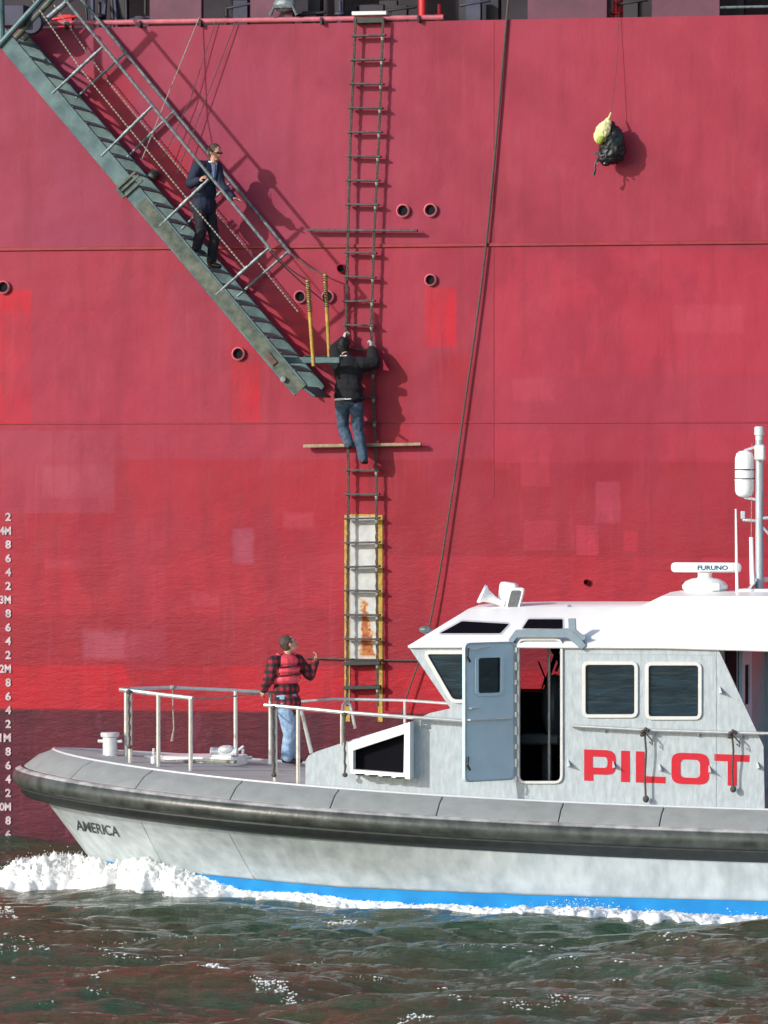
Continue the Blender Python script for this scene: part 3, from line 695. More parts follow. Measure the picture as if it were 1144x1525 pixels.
# hull frames showing as faint vertical plates
for px0, px1, y0, y1 in ((205, 246, 1215, 1295), (340, 380, 1240, 1312)):
    part('frame_bead', MB().tube([hull_pt(lerp(px0, px1, k/8), lerp(y0, y1, k/8), .0) for k in range(9)], .006, 6), 'shell', boat)
# transom
q = MB(); s = LB; a, za = row_top(s); q.add([(s, -a, za), (s, a, za), (s, 2.22, .2), (s, 2.1, -.45), (s, -2.1, -.45), (s, -2.22, .2)], [(0,1,2,3,4,5)]); part('transom', q, 'shell', boat)
# deck
# fender path all round the bow
def ring_path(inset, dz, n=110):
    out = []
    for i in range(-n, n+1):
        t = abs(i)/n; s = LB*t**1.9; h = hbf(s); v = h*math.copysign(1, i) if i else 0
        out.append((s, v))
    P = [V3((s, -v, 0)) for s, v in out]; res = []
    for i, q in enumerate(P):
        d = P[min(i+1, len(P)-1)]-P[max(i-1, 0)]; nrm = V3((-d.y, d.x, 0)).normalized()   # inward
        if nrm.dot(V3((6, 0, 0))-q) < 0: nrm = -nrm
        p = q+nrm*inset; res.append(V3((p.x, p.y, zt(q.x)+dz)))
    return res
def sweep(prof, closed=False):              # prof: (inset, dz)
    rings = [ring_path(a, b_) for a, b_ in prof]; n = len(rings[0]); q = MB(); vs = [p for r_ in rings for p in r_]; m_ = len(rings); fs = []
    for j in range(m_ if closed else m_-1):
        k = (j+1) % m_
        for i in range(n-1): fs.append((j*n+i, j*n+i+1, k*n+i+1, k*n+i))
    q.add(vs, fs)
    if closed: q.f += [tuple(j*n for j in range(m_)), tuple(j*n+n-1 for j in range(m_))[::-1]]
    return q
circ = lambda ci, cz, r, n=14, sx=1: [(ci-r*sx*math.cos(2*math.pi*k/n), cz+r*math.sin(2*math.pi*k/n)) for k in range(n)]
part('fender', sweep(circ(.06, 0, .125), True), 'rubber', boat, ang=60, label='thick black rubber fender tube')
part('fender_backing', sweep([(.04, -.10), (.02, -.14), (.05, -.20), (.10, -.25), (.19, -.275), (.3, -.1)], True), 'rubber2', boat, ang=50)
part('fender_highlight', sweep([(.06-.134*math.cos(a_), .134*math.sin(a_)) for a_ in (.85,1.0,1.15,1.3,1.45)]+[(.06-.11*math.cos(a_), .11*math.sin(a_)) for a_ in (1.45,1.15,.85)], True), 'highlight', boat, ang=50)  # pale strip standing for the highlight along the fender's worn top
# grey pads, one piece each
ri, ro = ring_path(.46, .345), ring_path(.085, .135); rm = ring_path(.27, .275); rib = ring_path(.5, .2); rob = ring_path(.16, .07)
lens = [0]
for i in range(1, len(ro)): lens.append(lens[-1]+(ro[i]-ro[i-1]).length)
seams_px = [108, 207, 345, 500, 660, 820, 990, 1140]
def near_i(px):      # ring index on the near side whose outer point shows at px
    best = None
    for i in range(len(ro)//2+2, len(ro)):
        x = BOAT.px(ro[i])[0]; d = abs(x-px)
        if best is None or d < best[0]: best = (d, i)
    return best[1]
def interp_ring(rg, L):
    for i in range(1, len(lens)):
        if lens[i] >= L: t = (L-lens[i-1])/(lens[i]-lens[i-1]); return rg[i-1].lerp(rg[i], t)
    return rg[-1]
Ls = [lens[near_i(p)] for p in seams_px]; mid_L = lens[len(ro)//2]
cuts = sorted([mid_L+(L-mid_L) for L in Ls]+[mid_L-(L-mid_L) for L in Ls]+[Ls[-1]+1.3, Ls[-1]+2.6, Ls[-1]+3.9, lens[-1], 0, 2*mid_L-Ls[-1]-1.4])
cuts = [c for c in cuts if 0 <= c <= lens[-1]]
for i in range(len(cuts)-1):
    a, b_ = cuts[i]+.006, cuts[i+1]-.006
    if b_-a < .2: continue
    k = max(3, int((b_-a)/.12)); q = MB(); rows = []
    for j in range(k+1):
        L = lerp(a, b_, j/k); rows.append([interp_ring(r_, L) for r_ in (ri, rm, ro, rob, rib)])
    vs = [p for r_ in rows for p in r_]; fs = [(j*5+m_, j*5+(m_+1) % 5, (j+1)*5+(m_+1) % 5, (j+1)*5+m_) for j in range(k) for m_ in range(5)]
    fs += [(0,1,2,3,4), tuple((k*5+m_) for m_ in (4,3,2,1,0))]; q.add(vs, fs); part('fender_pad', q, 'pad', boat, bevel=.008, ang=50)
dk = MB(); rd = ring_path(.44, .335); nn = len(rd)//2; vs = []; fs = []
for i in range(4, nn+1):
    a, b_ = rd[nn-i], rd[nn+i]
    for t in (0, .25, .5, .75, 1): vs.append(a.lerp(b_, t)+V3((0,0,.03*(1-(2*t-1)**2))))
k = nn-3
for i in range(k-1):
    for j in range(4): fs.append((i*5+j, i*5+j+1, (i+1)*5+j+1, (i+1)*5+j))
part('deck', dk.add(vs, fs), 'deck', boat)
part('deck_edge', MB().tube(ring_path(.475, .350)[6:-6], .018, 6), 'frame', boat)

# ---- cabin walls
W = 1.9; TH = .05
wall_out = [(607,961),(1068,963),(1137,1111),(1139,1210),(900,1203),(690,1190),(455,1172),(455,1133),(460,1125),(472,1119),(520,1103),(612,1075),(640,1062),(671,1055)]
fw = rpoly([(634,973),(757,973),(757,1043),(674,1043)], 7); dr = rrect(773,953,835,1164,9); w1 = rrect(871,989,946,1065,6); w2 = rrect(965,990,1041,1068,6)
mpn = lambda x, y: B(x, y, W)
mpf = lambda x, y: V3((B(x, y, W).x, W, B(x, y, W).z))
part('cabin_side', MB().panel(wall_out, [fw, dr, w1, w2], mpn, (0, TH, 0)), 'alu', boat)
def far(x, y): p = B(x, y, -W); return V3((p.x, W, p.z))
# far side: same outline, one big window seen through the doorway
def n2f(x, y): p = B(x, y, W); return V3((p.x, W, p.z))
fa = MB(); fwp = [BOAT.px(V3((0,0,0)))]
hx = []
for (x, y) in [(722,962),(834,962),(850,1033),(722,1033)]:
    p = B(x, y, -W); hx.append((p.x, p.z))
def to_sz(pl): return [(B(x, y, W).x, B(x, y, W).z) for x, y in pl]
part('cabin_side', MB().panel(to_sz(wall_out), [rpoly(hx, .05)], lambda x, z: V3((x, W, z)), (0, -TH, 0)), 'alu', boat)
part('window', MB().panel(rpoly(hx, .05), [], lambda x, z: V3((x, W-.02, z)), (0, -.008, 0)), 'clear', boat)
for pl in (fw, w1, w2):
    wf = part('window', MB().panel(grow(pl, 4.2), [grow(pl, -1.2)], lambda x, y: B(x, y, W+.028), (0, .03, 0)), 'frame', boat, bevel=.006)
    part('pane', MB().panel(grow(pl, .6), [], lambda x, y: B(x, y, W-.012), (0, .008, 0)), 'glass', wf)
part('door_frame', MB().panel(grow(dr, 3.4), [grow(dr, -.8)], lambda x, y: B(x, y, W+.03), (0, .06, 0)), 'frame', boat, bevel=.006)
# top strip over trunk, windshield and cabin front
def strip(pts, vin=W-TH, lift=0):
    q = MB(); P = [B(x, y, W) for x, y in pts]; vs = []
    for p in P: vs += [(p.x, -vin, p.z), (p.x, vin, p.z)]
    q.add(vs, [(2*i, 2*i+1, 2*i+3, 2*i+2) for i in range(len(P)-1)]); return q
part('trunk_top', strip([(455,1172),(455,1133),(460,1125),(472,1119),(520,1103),(612,1075),(640,1062),(671,1055)], W-.002), 'white', boat)
wp = [B(671,1055,W), B(607,961,W)]
def ws(u, t): p = wp[0].lerp(wp[1], t); return V3((p.x, -W+.05+u*(2*W-.1), p.z))
holes = [rrect(.03+i*.32, .14, .33+i*.32-.04, .88, .02) for i in range(3)]
wsh = part('windshield', MB().panel([(0,0),(1,0),(1,1),(0,1)], holes, ws, (.04,0,0)), 'alu', boat)
part('pane', MB().panel([(.02,.1),(.97,.1),(.97,.9),(.02,.9)], [], lambda u, t: ws(u, t)+V3((.05,0,0)), (.008,0,0)), 'glass', wsh)
# aft bulkhead, seen past the slanted wing
sA = B(1075, 1000, W).x; zr = B(1000, 962, W).z
def ab(v, z): return V3((sA, -v, z))
zb = zd(9.5)-.05; aw = [(W-.06, zb), (-W+.06, zb), (-W+.06, zr), (W-.06, zr)]
h1 = rrect(.85, 2.5, 1.6, 3.22, .06); h2 = rrect(.55, zb+.12, -.25, 3.2, .08)
part('aft_bulkhead', MB().panel(aw, [h1], ab, (-.05,0,0)), 'alu', boat)
part('window', MB().panel(grow(h1, .03), [], lambda a, z: ab(a, z)+V3((.004,0,0)), (.02,0,0)), 'black', boat, bevel=.005)
ad = part('aft_door', MB().panel(h2, [rrect(.35, 2.5, -.05, 3.0, .05)], lambda a, z: ab(a, z)+V3((.01,0,0)), (.05,0,0)), 'door', boat, bevel=.006)
part('pane', MB().panel(rrect(.37, 2.48, -.07, 3.02, .05), [], lambda a, z: ab(a, z)+V3((.02,0,0)), (.02,0,0)), 'black', ad)
part('handle', MB().tube([ab(.48, 2.2)+V3((.07,0,0)), ab(.48, 2.32)+V3((.12,0,0)), ab(.40, 2.32)+V3((.12,0,0))], .018, 8), 'frame', ad)
# roof
rb = [(607,961),(760,961),(950,962),(985,962),(1160,967),(1230,968)]; rt = [(697,907),(790,905),(950,905),(985,888),(1160,888),(1230,890)]
VT = 1.2; WR = W+.06
def chp(x, y, out=0):                        # point on the near roof chamfer
    t = min(max((961-y)/55., 0), 1); return B(x, y, WR-(WR-VT)*t+out)
q = MB(); vs = []
for (a, b_) in zip(rb, rt):
    pb_, pt = B(a[0], a[1], WR), B(b_[0], b_[1], VT+.0)
    vs += [(pb_.x, -WR, pb_.z-.035), (pb_.x, -WR, pb_.z), (pt.x, -VT, pt.z), (pt.x, -VT*.4, pt.z+.035), (pt.x, VT*.4, pt.z+.035), (pt.x, VT, pt.z), (pb_.x, WR, pb_.z), (pb_.x, WR, pb_.z-.035)]
n = len(rb); fs = [(i*8+j, i*8+(j+1) % 8, (i+1)*8+(j+1) % 8, (i+1)*8+j) for i in range(n-1) for j in range(8)]
fs += [tuple(range(8)), tuple((n-1)*8+j for j in range(7, -1, -1))]; q.add(vs, fs); roof = part('roof', q, 'white', boat, bevel=.035, ang=30)
def onroof(pl, out=.012, th=.012):
    return MB().panel(pl, [], lambda x, y: chp(x, y, out), (0, th, 0))
for pl in (rpoly([(655,943),(688,925),(758,929),(745,943)], 2), rpoly([(778,936),(787,922),(838,922),(838,936)], 2)):
    sk = part('skylight', onroof(grow(pl, 2.2), .018, .03), 'frame', roof); part('pane', onroof(pl, .024, .012), 'glass2' if 'glass2' in MAT else 'louvre', sk)
# plate over the doorway: recess shade put into its dull colour
recess_plate = MB().panel([(757,953),(768,938),(846,936),(860,945),(874,962),(866,968),(846,950),(770,950),(761,961)], [], lambda x, y: B(x, y, W+.075), (0, .10, 0)); part('door_recess_shade', recess_plate, 'alu_shaded', boat, bevel=.008)
part('awning_post_and_shadow', MB().panel([(846,921),(857,921),(858,938),(866,945),(874,947),(871,953),(862,954),(847,942)], [], lambda x, y: B(x, y, W+.07), (0, .04, 0)), 'alu_shaded', boat, bevel=.006)  # bracket with part of its shadow built into the outline
# open door
hp = B(770, 1060, W+.035); ang = R(40)+0.0
dloc = SHIP.M.to_3x3().inverted() @ V3((-math.cos(ang), -math.sin(ang), 0)); nloc = V3((-dloc.y, dloc.x, 0)); 
if nloc.y > 0: nloc = -nloc
ppm = 122*math.cos(ang)
def dp(x, y, out=0):
    u = (770-x)/ppm; q_ = V3((hp.x, hp.y, 0))+dloc*u+nloc*out; z0 = B(770, y, W).z; return V3((q_.x, q_.y, z0))
dw = rrect(709,977,745,1031,5)
door = part('door', MB().panel(rrect(690,955,767,1161,9), [dw], dp, nloc*-.045), 'door', boat, bevel=.006)
part('door_seal', MB().panel(rrect(690,955,767,1161,9), [rrect(692.5,957.5,764.5,1158.5,7)], lambda x, y: dp(x, y, .012), nloc*-.012), 'alu', door)
part('window_frame', MB().panel(grow(dw, 4), [grow(dw, -1)], lambda x, y: dp(x, y, .02), nloc*-.02), 'door', door, bevel=.005)
part('pane', MB().panel(grow(dw, .5), [], lambda x, y: dp(x, y, -.015), nloc*-.008), 'glass', door)
part('grab_bar', MB().tube([dp(694,1069,0), dp(694,1069,.05), dp(757,1069,.05), dp(757,1069,0)], .014, 8), 'tube', door)
part('handle', MB().tube([dp(696,1052,0), dp(696,1052,.06), dp(705,1051,.07)], .013, 8), 'tube', door)
for y in (975, 1135):
    part('latch', MB().tube([dp(694,y-12,.02), dp(691,y,.04), dp(696,y+8,.03)], .014, 7), 'rubber2', door)
part('stay', MB().tube([dp(700,966,.03), dp(727,961,.03)], .009, 7), 'tube', door)
for k in range(9): part('hinge', MB().box(B(768, 968+k*24, W+.06), (.035, .04, .10 if k % 2 else .06)), 'frame', door)
# interior
it = MB().box(((B(690,1,W).x+sA)/2, 0, 1.45), (sA-B(690,1,W).x, 3.6, .04)); part('cabin_floor', it, 'black', boat)
inn = MB(); xx0 = B(690,1,W).x
part('console', MB().box((B(740,1,W).x, .9, 2.05), (.9, 1.2, 1.1)), 'black', boat, bevel=.03)
part('partition', MB().box((B(862,1,0).x, .6, 2.3), (.05, 2.3, 1.8)), 'black', boat)
st = MB(); c = B(815, 1100, .6); st.ell((c.x+.1, c.y, c.z+.40), (.17, .28, .42)); st.box((c.x-.05, c.y, c.z), (.5, .5, .14)); st.tube([(c.x, c.y, 1.45), (c.x, c.y, c.z)], .07, 10)
part('helm_seat', st, 'seat', boat, bevel=.03)
part('grab_pole', MB().tube([B(818,955,1.5), B(818,1164,1.5)], .018, 8), 'tube', boat)
part('wiper', MB().tube([B(802,985,-W+.1), B(812,1010,-W+.1), B(806,1030,-W+.1)], .012, 6), 'rubber2', boat); part('wiper', MB().tube([B(838,975,-1.2), B(828,1000,-1.2)], .02, 6), 'tube', boat)
part('window_post', MB().tube([B(833,962,-W+.15), B(812,1020,-W+.15)], .03, 6), 'black', boat); part('window_post', MB().tube([B(820,960,-.6), B(850,1010,-.6)], .04, 6), 'black', boat)
# louvred vent box on the trunk side
vb = [(518,1106),(611,1075),(611,1161),(522,1152)]
vi = [(526,1118),(602,1093),(601,1152),(526,1146)]
vbx = part('vent_box', MB().panel(vb, [vi], lambda x, y: B(x, y, W+.24), (0, .235, 0)), 'white', boat, bevel=.006)
part('louvre', MB().panel(grow(vi, .5), [], lambda x, y: B(x, y, W+.10), (0, .05, 0)), 'louvre', vbx)
lv = MB()
for k in range(4): lv.box(B(536+k*20, 1153.5+k*1.6, W+.245), (.11, .01, .018))
part('drain_slot', lv, 'black', vbx)
# cabin trim: gussets, steps
q = MB()
part('cabin_seam', MB().box(B(1066, 1085, W+.002), (.012, .008, 1.95)), 'alu', boat); part('cabin_seam', MB().box((B(965,1,W).x, -W-.002, B(965,974,W).z), (1.75, .008, .012)), 'alu', boat)
# red lettering
def glyph(outs, x0, x1, y0, y1, sh):
    res = []
    for (o_, h_) in outs:
        res.append(MB().panel(o_, h_, lambda u, t: B(lerp(x0, x1, u), lerp(y0, y1, t)+sh*(lerp(x0, x1, u)-869)/245., W+.006), (0, .004, 0)))
    m_ = MB()
    for r_ in res: m_.add(r_.v, r_.f)
    return m_
Pg = [([(0,0)]+rpoly([(.0001,0),(1,0),(1,.78),(.0001,.78)], .0)[:0]+[(.72,0),(.88,.03),(.97,.12),(1,.25),(1,.55),(.97,.68),(.88,.76),(.72,.79),(.29,.79),(.29,1),(0,1)], [[(.27,.22),(.27,.57),(.66,.57),(.72,.53),(.74,.45),(.74,.34),(.72,.26),(.66,.22)]])]
Ig = [([(0,0),(1,0),(1,1),(0,1)], [])]
Lg = [([(0,0),(.29,0),(.29,.79),(1,.79),(1,1),(0,1)], [])]
Og = [(rrect(0,0,1,1,.28,6), [rrect(.24,.21,.76,.79,.14,5)])]
Tg = [([(0,0),(1,0),(1,.22),(.64,.22),(.64,1),(.38,1),(.38,.22),(0,.22)], [])]
SH = 8.5
let = MB()
for g, x0, x1 in ((Pg,870,917),(Ig,925,938),(Lg,947,991),(Og,1000,1056),(Tg,1064,1116)):
    r_ = glyph(g, x0, x1, 1116, 1162.5, SH); let.add(r_.v, r_.f)
part('pilot_lettering', let, 'red_letter', boat)
# side hand rail, brackets, gussets, fender ropes
hr = [B(853,1081,W+.10), B(960,1087,W+.10), B(1090,1091,W+.10), B(1180,1093,W+.10)]
hr_o = part('side_rail', MB().tube([B(853,1081,W+.02)]+hr, .020, 10), 'tube', boat)
for x, y in ((900,1083.5),(975,1087.5),(1040,1090),(1105,1092)): part('rail_bracket', MB().tube([B(x,y,W+.10), B(x+1,y+6,W+.02), B(x+1,y+6,W)], .014, 7), 'tube', hr_o)
for x, y in ((849,1137),(916,1139),(985,1143),(1059,1146),(1075,1028),(1131,1140)):
    q = MB(); a = B(x-4, y-6, W); b_ = B(x-4, y+5, W); c = B(x-1, y+4, W+.13); q.add([a, b_, c, a+V3((.012,0,0)), b_+V3((.012,0,0)), c+V3((.012,0,0))], [(0,1,2),(3,5,4),(0,3,4,1),(1,4,5,2),(2,5,3,0)]); part('gusset', q, 'frame', boat)
for x, y, ln, lab in ((960, 1090, 100, 'dark knotted rope hanging over the P I L letters from the cabin side rail'), (1090, 1093, 82, 'dark knotted rope hanging beside the letter T from the cabin side rail')):
    q = MB(); c = B(x, y, W+.13)
    for i in range(7): q.tube([c+V3((.05*math.cos(i*1.3), .03*math.sin(i*2), .05*math.sin(i*1.7))), c+V3((.04*math.cos(i*2.3+1), -.03, .05*math.sin(i*2.7+2)))], .017, 7)
    low = B(x+2, y+ln, W+.09); q.tube([c, c.lerp(low, .3)+V3((.015,0,0)), c.lerp(low, .7)-V3((.008,0,0)), low], .013, 7); q.ell(low, (.04,.035,.045)); q.tube([c, c+V3((.09,0,-.10)), c+V3((.10,0,-.16)), c+V3((.06,0,-.12))], .01, 6)
    single('fender_rope', q, 'rope_dark', BOAT, low, lab, 'rope', 'ropes hung on the cabin rail')

# ---- rails on the foredeck
def rail(pts, r=.021, name='rail', mt='tube', n=10): return part(name, MB().tube(pts, r, n), mt, boat)
def post(px, py, v, r=.026, par=None, lean=0):
    p = B(px, py, v); part('rail_post', MB().tube([V3((p.x+lean, p.y, zd(p.x)+.0)), p], r, 10), 'tube', par or boat)
pr = rail([B(178,1027,.8), B(196,1029,.8), B(236,1034,.95), B(287,1040,1.1)], .028, 'pulpit_rail')
for x, y, v in ((194,1029,.8),(236,1034,.95),(284,1040,1.1)): post(x, y, v, .028, pr)
pf = rail([B(187,1026,.0), B(253,1024,-.5), B(345,1028,-.9), B(412,1032,-1.2), B(432,1033,-1.3)], .024, 'pulpit_rail')
rail([B(180,1027,.75), B(190,1025,.0)], .024, 'pulpit_rail')
for x, y, v in ((188,1026,.0),(351,1029,-.9),(403,1032,-1.2)): post(x, y, v, .028, pf)
rail([B(287,1040,1.1), B(320,1040,.2), B(386,1033,-1.1)], .011, 'gate_wire', 'rope_pale', 6)
nr = rail([B(394,1050,1.7), B(440,1054,1.8), B(512,1061,2.02), B(622,1069,2.02), B(690,1074,2.02)], .024, 'side_rail')
for x, y, v in ((410,1052,1.72),(444,1054,1.8)): post(x, y, v, .026, nr)
part('rail_brace', MB().tube([B(449,1058,1.4), B(464,1122,1.4)], .026, 8), 'tube', nr)
part('rail_bracket', MB().tube([B(627,1069,2.02), B(627,1080,1.98), B(640,1084,W)], .018, 8), 'tube', nr)
part('rail_loop', MB().tube([B(510,1062,1.95), B(511,1050,1.6), B(516,1044,1.4), B(522,1050,1.4), B(529,1085,1.4)], .02, 8), 'tube', nr)
part('rail_loop', MB().tube([B(509,1062,2.0), B(509,1110,2.0)], .02, 8), 'tube', nr)
fr_ = rail([B(412,1048,-1.75), B(496,1041,-1.8), B(603,1043,-1.85), B(690,1049,-1.85)], .020, 'side_rail')
for x, y in ((603,1043),): part('rail_post', MB().tube([B(x, y, -1.85), B(x, y+40, -1.85)], .02, 8), 'tube', fr_)
for x, y, ln, v, lab in ((513,1064,90,2.07,'dark knotted line hanging on the side rail beside the vent box'),(407,1054,100,1.76,'dark line tied down the post behind the deckhand'),(192,1030,82,.86,'dark line tied down the front post of the bow rail')):
    a, b_ = B(x, y, v), B(x+1, y+ln, v); q = MB(); pts = [a.lerp(b_, i/14)+V3((.006*math.sin(i*2.2), 0, 0)) for i in range(15)]; q.tube(pts, [.013+.006*(i % 3 == 0) for i in range(15)], 7); q.ell(b_, (.035,.03,.03)); q.ell(a, (.035,.035,.03))
    single('tie_line', q, 'rope_dark', BOAT, b_, lab, 'rope', 'lines tied to the boat rails')
a = B(257,1024,-.5); q = MB().tube([a, B(258,1060,-.5), B(259,1085,-.5), B(256,1104,-.5)], [.01, .01, .01, .02], 7); q.ell(a, (.04,.04,.035)); single('tie_line', q, 'rope_pale', BOAT, a, 'short pale cord dangling from the far bow rail', 'rope', 'lines tied to the boat rails')
# bollard
c = B(164, 1130, .1); c.z = zd(c.x)+.02; bl = part('bollard', MB().lathe([(.10,0),(.095,.05),(.095,.25),(.12,.26),(.125,.30),(.115,.315)], c), 'frame', boat); part('cross_pin', MB().tube([c+V3((-.16,0,.2)), c+V3((.16,0,.2))], .022, 8), 'frame', bl)
# foredeck gear: hatch, winch, cleats
c = B(300, 1128, -.5); c.z = zd(c.x)
part('deck_hatch', MB().panel(rrect(-.55,-.4,.55,.4,.15), [], lambda x, y: V3((c.x+x, c.y+y, c.z+.10)), (0,0,-.12)), 'white', boat, bevel=.02)
wn = MB(); wc = V3((c.x+.35, c.y-.25, c.z)); wn.box(wc+V3((0,0,.08)), (.3,.25,.10)); wn.tube([wc+V3((-.16,0,.16)), wc+V3((.2,0,.16))], .06, 12); wn.ell(wc+V3((.05,0,.19)), (.12,.1,.06)); wn.tube([wc+V3((.1,0,.1)), wc+V3((.28,0,.24))], .02, 8)
part('anchor_winch', wn, 'frame', boat, bevel=.01)
for px, py, v in ((229,1130,.6),(362,1135,-.6),(560,1000,-5)):
    if v < -2: continue
    k = B(px, py, v); k.z = zd(k.x); q = MB().lathe([(.06,0),(.04,.03),(.04,.12)], k); q.tube([k+V3((-.12,0,.11)), k+V3((.12,0,.11))], .022, 8); q.tube([k+V3((0,0,.1)), k+V3((0,0,.22))], .018, 8); part('cleat', q, 'frame', boat)
fl = MB(); a0 = c+V3((-.9, -.6, .04)); 
for i in range(3): fl.tube([c+V3((-.7+.1*i, -.55, .05)), c+V3((-.3, -.6-.05*i, .05)), c+V3((.2, -.5, .06)), c+V3((.6, -.62+.05*i, .05))], .022, 7)
single('hose', fl, 'rope_pale', BOAT, c, 'pale rope flaked on the foredeck beside the white hatch', 'rope')

# ---- roof gear
ly = MB(); s0 = B(1050, 886, 0)
rad = part('radar_pedestal', MB().lathe([(.20,0),(.215,.03),(.24,.06),(.285,.10),(.29,.14),(.25,.19),(.17,.225),(.10,.235),(.09,.25),(.09,.30)], V3((s0.x, s0.y, s0.z-.02)), n=24), 'white', boat)
z_b = B(1050, 845, 0).z; xa_, xb_ = B(1000,845,0).x, B(1104,845,0).x
part('radar_bar', MB().box(((xa_+xb_)/2, 0, z_b), (xb_-xa_, .14, .125)), 'white', rad, bevel=.045)
part('bar_band', MB().box(((xa_+xb_)/2+.05, -.072, z_b+.0), (xb_-xa_-.28, .006, .085)), 'door', rad)
part('bar_lettering', text_mesh('FURUNO', lambda u, w_, d: B(1039+45*u, 849-7*w_, .079), .03), 'navy_letter', rad)
part('status_box', MB().box(V3((s0.x+.17, -.235, s0.z+.11)), (.12,.05,.10)), 'frame', rad, bevel=.01)
# spotlights and horn
c = B(742, 903, .9)
hn = part('loud_hailer', MB().lathe([(.035,0),(.04,.12),(.085,.26),(.125,.30),(.125,.33)], c+V3((.08,0,.02)), V3((-.85,-.15,.42)), 18), 'white', boat)
sl1 = part('searchlight', MB().box(c+V3((.10,.15,.17)), (.22,.22,.26), Matrix.Rotation(R(8), 3, 'Y')), 'white', boat, bevel=.04); part('yoke', MB().tube([c+V3((.1,.1,-.05)), c+V3((.1,.1,.1))], .04, 10), 'white', sl1)
c2 = B(768, 893, .9)
def lampmap(x, y): return c2+V3((x+.25*y, -.02-.0*y, y))
sl2 = part('searchlight', MB().panel(rrect(-.10,-.13,.10,.15,.04), [], lambda x, y: c2+V3((x*.9+.25*y, -.10, y)), (-.02,.2,0)), 'white', boat, bevel=.015); part('lens', MB().panel(rrect(-.07,-.10,.07,.12,.03), [], lambda x, y: c2+V3((x*.9+.25*y, -.112, y)), (0,.01,0)), 'lamp_glass', sl2)
part('yoke', MB().tube([c2+V3((-.05,.0,-.16)), c2+V3((-.03,0,-.05))], .03, 10), 'white', sl2)
c = B(634, 940, -.3); part('bow_lamp', MB().ell(c+V3((.0,0,.02)), (.09,.07,.05)).tube([c+V3((.02,0,-.06)), c+V3((.02,0,0))], .03, 8), 'galv', boat)
part('roof_bracket', MB().box(B(850, 906, 1.1), (.16,.1,.02)).box(B(848, 904, 1.1), (.04,.04,.05)), 'galv', boat)
# mast
mx = B(1131, 888, -.2); m0 = V3((mx.x, mx.y, mx.z-.02)); mt_ = B(1131, 655, -.2)
mast = part('mast', MB().tube([m0, V3((m0.x, m0.y, mt_.z))], .05, 14), 'alu', boat)
part('mast_base', MB().panel([(-.35,0),(.5,0),(.5,.12),(-.2,.12)], [], lambda x, y: V3((m0.x+x, -.3, m0.z+y)), (0,.6,0)), 'white', mast, bevel=.02)
part('mast_light', MB().lathe([(.05,0),(.05,.05),(.065,.06),(.065,.15),(.05,.17)], V3((m0.x, m0.y, mt_.z)), n=14), 'frame', mast)
part('mast_light', MB().box(V3((m0.x+.02, m0.y-.09, mt_.z-.16)), (.13,.1,.2)), 'frame', mast, bevel=.02)
cp = B(1109, 706, -.2); rr_ = .125; Hc = (B(1109,671,-.2).z-B(1109,741,-.2).z)
prof = [(.02,0),(.07,.012),(.105,.04),(.12,.09),(.122,Hc*.36),(.128,Hc*.365),(.128,Hc*.40),(.122,Hc*.405),(.122,Hc*.58),(.128,Hc*.585),(.128,Hc*.61),(.122,Hc*.615),(.12,Hc-.1),(.105,Hc-.04),(.07,Hc-.01),(.02,Hc)]
cz = B(1109,741,-.2).z; cap_ = part('antenna_capsule', MB().lathe([(r_*1.0, h_) for r_, h_ in prof], V3((cp.x, cp.y, cz)), n=22), 'white', mast)
for hh in (.40, .595): part('capsule_band', MB().lathe([(.129,-.008),(.129,.008)], V3((cp.x, cp.y, cz+Hc*hh)), n=22), 'navy', cap_)
for zz in (cz+.0, cz+Hc-.0): part('capsule_bracket', MB().beam(V3((cp.x, cp.y, zz)), V3((m0.x, m0.y, zz+(.06 if zz > cz+.1 else -.03))), .06, .03), 'alu', mast)
part('whip_antenna', MB().tube([B(1098,886,.5), B(1097,830,.5), B(1096,758,.5)], [.02,.018,.012], 8), 'white', boat)
part('whip_antenna', MB().tube([B(1121,870,.1), B(1120,845,.1), B(1119,800,.1)], [.035,.03,.026], 8), 'white', boat)
part('whip_antenna', MB().tube([B(1119,800,.1), B(1120,660,.1)], [.006,.004], 6), 'rope_pale', boat)
part('mast_arm', MB().tube([B(1106,774,-.2), B(1131,776,-.2)], .022, 8).box(B(1107,767,-.2), (.06,.06,.1)), 'alu', mast, bevel=.01)
part('mast_arm', MB().tube([B(1131,772,-.2), B(1175,770,-.2)], .022, 8).tube([B(1131,780,-.2), B(1150,800,-.2)], .018, 8), 'alu', mast)
part('mast_brace', MB().beam(B(1112,884,-.1), B(1128,862,-.1), .2, .03), 'alu', mast)
part('antenna_capsule', MB().lathe([(r_*1.0, h_) for r_, h_ in prof], V3((cp.x+.62, cp.y, cz+.0)), n=22), 'white', mast)
part('roof_rail', MB().tube([B(1138,863,-.4), B(1175,863,-.4)], .03, 8).tube([B(1150,863,-.4), B(1150,888,-.4)], .02, 8), 'frame', boat)
part('roof_plate', MB().panel([(1110,895),(1180,893),(1180,928),(1094,928)], [], lambda x, y: chp(x, y, .09), (0, .08, 0)), 'white', boat, bevel=.01)

